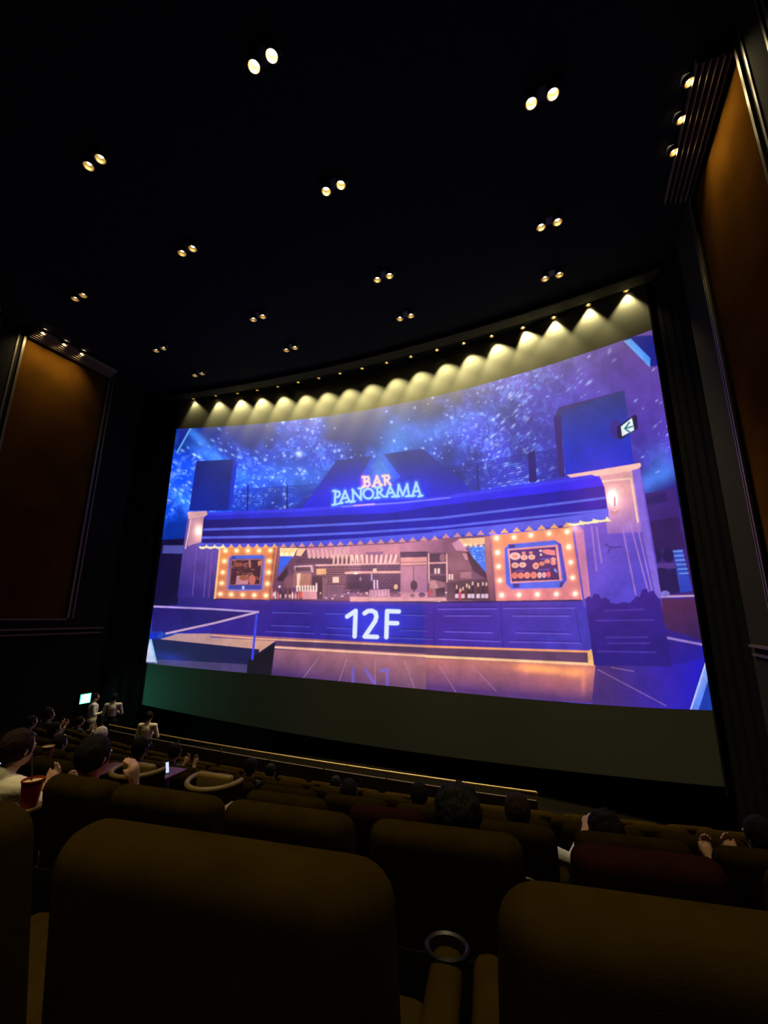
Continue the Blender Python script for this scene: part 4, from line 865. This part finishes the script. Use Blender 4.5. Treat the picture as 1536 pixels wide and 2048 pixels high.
SIT = dict(pelvis=(0, 0.33, 0.56), waist=(0, 0.28, 0.72), chest=(0, 0.22, 0.92), neck0=(0, 0.20, 1.05), head=(0, 0.235, 1.21),
           sho_l=(-0.18, 0.22, 0.99), sho_r=(0.18, 0.22, 0.99), elb_l=(-0.245, 0.33, 0.74), elb_r=(0.245, 0.33, 0.74), wri_l=(-0.13, 0.52, 0.70), wri_r=(0.13, 0.52, 0.70),
           hip_l=(-0.09, 0.36, 0.54), hip_r=(0.09, 0.36, 0.54), kne_l=(-0.12, 0.78, 0.56), kne_r=(0.12, 0.78, 0.56), ank_l=(-0.12, 0.80, 0.13), ank_r=(0.12, 0.80, 0.13),
           hand_l=((0.5, 0.8, -0.1), (0, 0, 1)), hand_r=((-0.5, 0.8, -0.1), (0, 0, 1)))
RAISE = dict(SIT, elb_r=(0.35, 0.34, 0.90), wri_r=(0.47, 0.46, 1.05), hand_r=((0.55, 0.5, 0.6), (-0.3, -0.6, 0.6)))
PHONE = dict(SIT, elb_l=(-0.25, 0.42, 0.78), wri_l=(-0.10, 0.58, 0.92), hand_l=((0.2, 0.5, 0.8), (0, 0.7, -0.4)), elb_r=(0.25, 0.42, 0.78), wri_r=(0.10, 0.58, 0.92), hand_r=((-0.2, 0.5, 0.8), (0, 0.7, -0.4)), head=(0, 0.27, 1.20))
STAND = dict(pelvis=(0, 0, 0.92), waist=(0, 0, 1.06), chest=(0, 0, 1.28), neck0=(0, -0.01, 1.42), head=(0, 0.02, 1.575), sho_l=(-0.18, 0, 1.36), sho_r=(0.18, 0, 1.36), elb_l=(-0.24, -0.02, 1.08), elb_r=(0.25, 0.04, 1.10), wri_l=(-0.24, 0.06, 0.84), wri_r=(0.12, 0.22, 1.12),
             hip_l=(-0.09, 0, 0.88), hip_r=(0.09, 0, 0.88), kne_l=(-0.10, 0.02, 0.48), kne_r=(0.10, 0.05, 0.48), ank_l=(-0.10, -0.02, 0.10), ank_r=(0.11, 0.03, 0.10), hand_l=((0, 0.2, -1), (-1, 0, 0)), hand_r=((-0.8, 0.6, 0.1), (0.3, 0.3, 1)))
POSES = {'sit': (SIT, body_mesh('seated_body', SIT)), 'raise': (RAISE, body_mesh('seated_body_arm_up', RAISE)), 'phone': (PHONE, body_mesh('seated_body_phone', PHONE)), 'stand': (STAND, body_mesh('standing_body', STAND))}
def hair_mesh(kind):
    from mathutils import noise
    b = MB()
    if kind == 'bushy': vs = b.ball((0, 0, 0), (0.112, 0.116, 0.118), 5); off = Vector((0, -0.022, 0.028)); am, fr = 0.10, 26
    else: vs = b.ball((0, 0, 0), (0.088, 0.104, 0.108), 5); off = Vector((0, -0.016, 0.016)); am, fr = 0.045, 30
    for v in vs:
        p = v.co.copy(); n_ = noise.noise(p*fr)*am+noise.noise(Vector((p.x*90, p.y*90, p.z*30)))*am*0.5
        v.co = p*(1+n_)+off
    bmesh.ops.delete(b.bm, geom=[v for v in b.bm.verts if v.co.y > 0.05 and v.co.z < 0.055+0.02*abs(v.co.x)/0.08], context='VERTS')
    if kind == 'long':
        vs = b.box((0, -0.062, -0.10), (0.15, 0.07, 0.22), 0.03, 3)
    return b.mesh('hair_'+kind)
HAIRM = {k_: hair_mesh(k_) for k_ in ('bushy', 'short', 'long')}
def face_mesh():
    b = MB()
    for sx in (-1, 1): b.ball((sx*0.032, 0.079, 0.008), (0.014, 0.009, 0.008), 2)
    return b.mesh('eyes')
EYES = face_mesh()
_b = MB(); _b.ball((0, 0.089, -0.062), (0.024, 0.008, 0.007), 2); MOUTH = _b.mesh('mouth')
_b = MB()
for _sx in (-1, 1): _b.ball((_sx*0.032, 0.0865, 0.008), (0.006, 0.003, 0.006), 1)
IRIS = _b.mesh('iris')
def person(label, loc, rz, pose='sit', shirt='black', legs='black', hair='short', hm=HAIR, headturn=0.0, group='people in the audience', cap=None):
    J, me = POSES[pose]
    root = empty('person', loc, rz); tag(root, label, 'person', group)
    o = bpy.data.objects.new('body', me); C.objects.link(o); o.parent = root
    for i, m_ in enumerate((SKIN, CL[shirt], CL[legs], CL['black'])): o.material_slots[i].link = 'OBJECT'; o.material_slots[i].material = m_
    hd = Vector(J['head'])
    for nm, mesh, m_ in (('hair', HAIRM[hair], hm if cap is None else CL[cap]), ('eyes', EYES, WHITE), ('irises', IRIS, DARK), ('mouth', MOUTH, LIP)):
        h = bpy.data.objects.new(nm if cap is None or nm != 'hair' else 'knit_cap', mesh); C.objects.link(h); h.parent = root; h.location = hd
        if not mesh.materials: mesh.materials.append(m_)
        h.material_slots[0].link = 'OBJECT'; h.material_slots[0].material = m_
    return root
def sitter(n, X, label, dz=-0.04, dx=0, **kw):
    if n >= 4:
        c = min(SEATX[n], key=lambda q: abs(q-X)); X = max(c-0.12, min(c+0.12, X))
    x = X+dx; o = person(label, (x, row_y(n, X), floor_z(n)+dz*0.45), row_rz(X)+kw.pop('turn', 0), **kw)
    o.scale = (1, 1, 1)
    f = 1+dz*0.55/1.2; o.scale = (f, f, f); return o
CHEEK = dict(SIT, elb_r=(0.24, 0.36, 0.80), wri_r=(0.21, 0.36, 1.04), hand_r=((-0.15, -0.1, 1), (0.9, 0.2, 0)))
POSES['cheek'] = (CHEEK, body_mesh('seated_body_hand_at_cheek', CHEEK))
HOLD = dict(SIT, elb_r=(0.33, 0.36, 0.78), wri_r=(0.16, 0.55, 0.84), hand_r=((-0.4, 0.5, 0.6), (0, 0.7, -0.4)), elb_l=(-0.25, 0.38, 0.78), wri_l=(-0.08, 0.56, 0.86), hand_l=((0.2, 0.5, 0.8), (0, 0.7, -0.4)), head=(0, 0.27, 1.20))
POSES['hold'] = (HOLD, body_mesh('seated_body_holding', HOLD))
sitter(2, -0.555, 'person with big bushy dark hair in the middle of the second row', dz=-0.17, dx=0.05, hair='bushy', shirt='black').children[1].scale = (1.2, 1.15, 1.15)
sitter(3, 0.22, 'person with bushy dark hair just beyond the maroon seat right of centre', dz=-0.22, dx=-0.10, hair='bushy', shirt='black')
sitter(3, 0.94, 'person at the right edge with cheek turned and fist raised', dz=-0.15, dx=0.10, turn=0.35, shirt='black', pose='phone')
sitter(3, -0.5, 'person in white sleeve raising a forearm, left of the maroon seat', dz=-0.15, dx=0.10, pose='raise', shirt='white', legs='yellow', hair='short', hm=BROWNHAIR)
sitter(4, -2.17, 'dark-haired person in olive, right of the two tan-rimmed box seats', dz=-0.18, shirt='olive')
sitter(4, -1.60, 'dark-haired person in olive just left of the big bushy head', dz=-0.14, shirt='olive')
_lo = copy_tree(seatC); _lo.location = (-3.25, row_y(2, -3.25), floor_z(2)); _lo.scale = (1.1, 1, 0.66); _lo.rotation_euler = (0, 0, row_rz(-3.25))
tag(_lo, 'low tub chair with tan rim at the left edge, under the cream sleeve', 'seat', 'cinema seats in the second row ahead')
_h = seat(2, -2.44, 'narrow brown seat back behind the person with a hand at the cheek'); _h.scale = (0.8, 1, 1)
p1 = sitter(2, -3.355, 'person in cream at the left edge lit by a phone in both hands', dz=-0.13, dx=0.10, shirt='cream', legs='beige', pose='hold', hm=BROWNHAIR)
sitter(2, -2.44, 'person with dark hair and a hand at the cheek, left of the wooden table', dz=-0.12, dx=-0.17, shirt='orange', pose='cheek')
sitter(4, -4.86, 'person with dark hair and bare ear just beyond the left box seat', dz=-0.05, shirt='black')
sitter(5, -7.38, 'person wearing a pale cap in the left part of the hall', dz=0.0, shirt='olive', cap='cream')
sitter(4, -6.37, 'person in blue-grey shirt beside the striped popcorn cup', dz=-0.16, shirt='bluegrey', pose='phone')
for i_, (n_, x_, dz_, sh, lab) in enumerate(((5, -5.56, -0.06, 'black', 'dark-dressed person beyond the gap between the two box seats'), (5, -9.70, -0.04, 'grey', 'person in grey at the left edge, below the exit sign level'), (6, -9.30, -0.14, 'black', 'dark-dressed person behind the one with the pale cap'),
        (6, -12.4, 0.05, 'grey', 'person in grey far left, near the side wall'), (6, -14.3, 0.10, 'navy', 'person in navy at the far left wall'), (5, -8.55, -0.06, 'black', 'dark-dressed person left of the pale cap'), (7, -12.2, 0.0, 'navy', 'person in navy in the front row under the exit sign'),
        (5, -4.05, -0.10, 'black', 'dark-dressed person beyond the right box seat, left one'), (6, -4.6, -0.14, 'olive', 'person in olive beyond the right box seat, farther one'), (6, -3.75, -0.18, 'black', 'dark-dressed person far ahead in front of the rail'))):
    sitter(n_, x_, lab, dz=dz_, shirt=sh, pose='phone' if i_ % 3 == 0 else 'sit', hair='long' if i_ % 4 == 1 else 'short')
person('person in cream sweater standing by the rail', (-10.0, 8.42, 0.6), 0.4, 'stand', 'cream', 'black', group='people standing at the front')
person('person in white standing near the exit sign, left of two', (-13.75, 9.55, 0.6), -0.6, 'stand', 'white', 'beige', group='people standing at the front')
person('person in beige standing near the exit sign, right of two', (-13.15, 9.75, 0.6), 0.7, 'stand', 'beige', 'black', group='people standing at the front')

# ------------------------------------------------------------------ small things
def cup(name, label, loc, r, h, m_body, m_lid, straw=None, bands=None):
    root = empty(name, loc); tag(root, label, 'cup')
    b = MB(); b.lathe([(r*0.72, 0), (r*0.74, 0.004), (r*0.98, h-0.006), (r*1.04, h-0.004), (r*1.04, h+0.004), (r*0.96, h+0.004), (r*0.94, h-0.01)], 24); b.build('cup_body', m_body, root)
    b = MB(); b.lathe([(r*0.95, h-0.008), (r*0.6, h-0.006), (0.001, h-0.005)], 24, None, False); b.build('lid', m_lid, root)
    if straw:
        b = MB(); b.tube([(0, 0, h*0.5), (straw[0]*0.5, straw[1]*0.5, h+0.05), (*straw, h+0.11)], 0.004, 6); b.build('straw', CL['grey'], root)
    for i in range(bands or 0):
        z = h*(0.2+0.2*i); q = r*(0.74+0.24*z/h); b = MB(); b.lathe([(q+.0005, z-0.007), (q+0.0025, z), (q+.0015, z+0.007)], 24, None, False); b.build('stripe', M['wood'], root)
    return root
RED = mat('red_paper', (0.30, 0.010, 0.012), 0.4); CREAMP = mat('cream_paper', (0.70, 0.56, 0.26), 0.6); STRIPE = mat('tan_paper', (0.42, 0.24, 0.09), 0.6)
cup('drink_cup', 'red paper cup with cream lid and straw at the left edge', at(57, 1612, -1.0), 0.050, 0.125, RED, CREAMP, (-0.05, 0.0))
cup('popcorn_cup', 'striped tan popcorn cup beside the blue-grey sleeve', at(92, 1522, -1.72), 0.062, 0.16, STRIPE, CREAMP, None, 4)
def table(label, px, py, z, n, m_, sx, sy, rz=0):
    p = at(px, py, z); fz = floor_z(n); h = p.z-fz
    root = empty('side_table', (p.x, p.y, fz), rz); tag(root, label, 'table', 'side tables between the box seats')
    b = MB(); b.box((0, 0, h-0.012), (sx, sy, 0.024), 0.006, 2); b.build('table_top', m_, root)
    b = MB(); b.box((0, 0, (h-0.024)/2), (0.05, 0.10, h-0.024), 0.01, 2); b.build('pedestal', M['plastic'], root)
table('orange-brown wooden side table left of the tan-rimmed box seats', 212, 1537, -1.45, 3, M['wood'], 0.20, 0.36, 0.1)
table('rose-brown wooden side table between the two tan-rimmed box seats', 330, 1547, -1.42, 3, M['rosewood'], 0.20, 0.34, 0.1)
def tray(label, px, py, z, n, hole):
    p = at(px, py, z); fz = floor_z(n); h = p.z-fz
    root = empty('cup_console', (p.x, p.y, fz), 0.1); tag(root, label, 'cup holder', 'tan cup holder consoles')
    b = MB(); b.box((0, 0, h/2-0.01), (0.08, 0.14, h-0.02), 0.01, 2); b.build('console_body', M['plastic'], root)
    b = MB(); b.box((0, 0, h-0.01), (0.10, 0.15, 0.02), 0.005, 2); b.build('tray', M['tan'], root)
    if hole:
        b = MB(); b.lathe([(0.036, h+0.001), (0.001, h+0.0015)], 20, None, False); b.build('cup_well', M['plastic'], root)
tray('console under the red cup at the left edge', 57, 1613, -1.003, 2, False)
tray('tan cup holder with dark round well in front of the second-row seats', 538, 1600, -1.42, 3, True)
tray('plain tan console top just right of the second box seat', 462, 1612, -1.30, 3, False)
def phone(label, loc, M4, strength, sc_=1.0):
    root = empty('phone', loc); root.rotation_euler = M4; tag(root, label, 'phone', 'lit phones in the audience'); root.scale = (sc_, sc_, sc_)
    b = MB(); b.box((0, 0, 0), (0.074, 0.009, 0.150), 0.004, 2); b.build('phone_body', M['plastic'], root)
    b = MB(); b.box((0, -0.0052, 0), (0.066, 0.001, 0.138)); b.build('phone_screen', emit('phone_glow', (0.62, 0.72, 1.0), strength, sample=True), root)
phone('phone with bright white screen held at the left edge', at(8, 1527, -1.42), (math.radians(-38), 0.25, 0.9), 0.8)
phone('small lit phone standing on the rose-brown table', at(334, 1535, -1.37), (math.radians(-15), 0.1, 1.75), 1.0, 0.62)
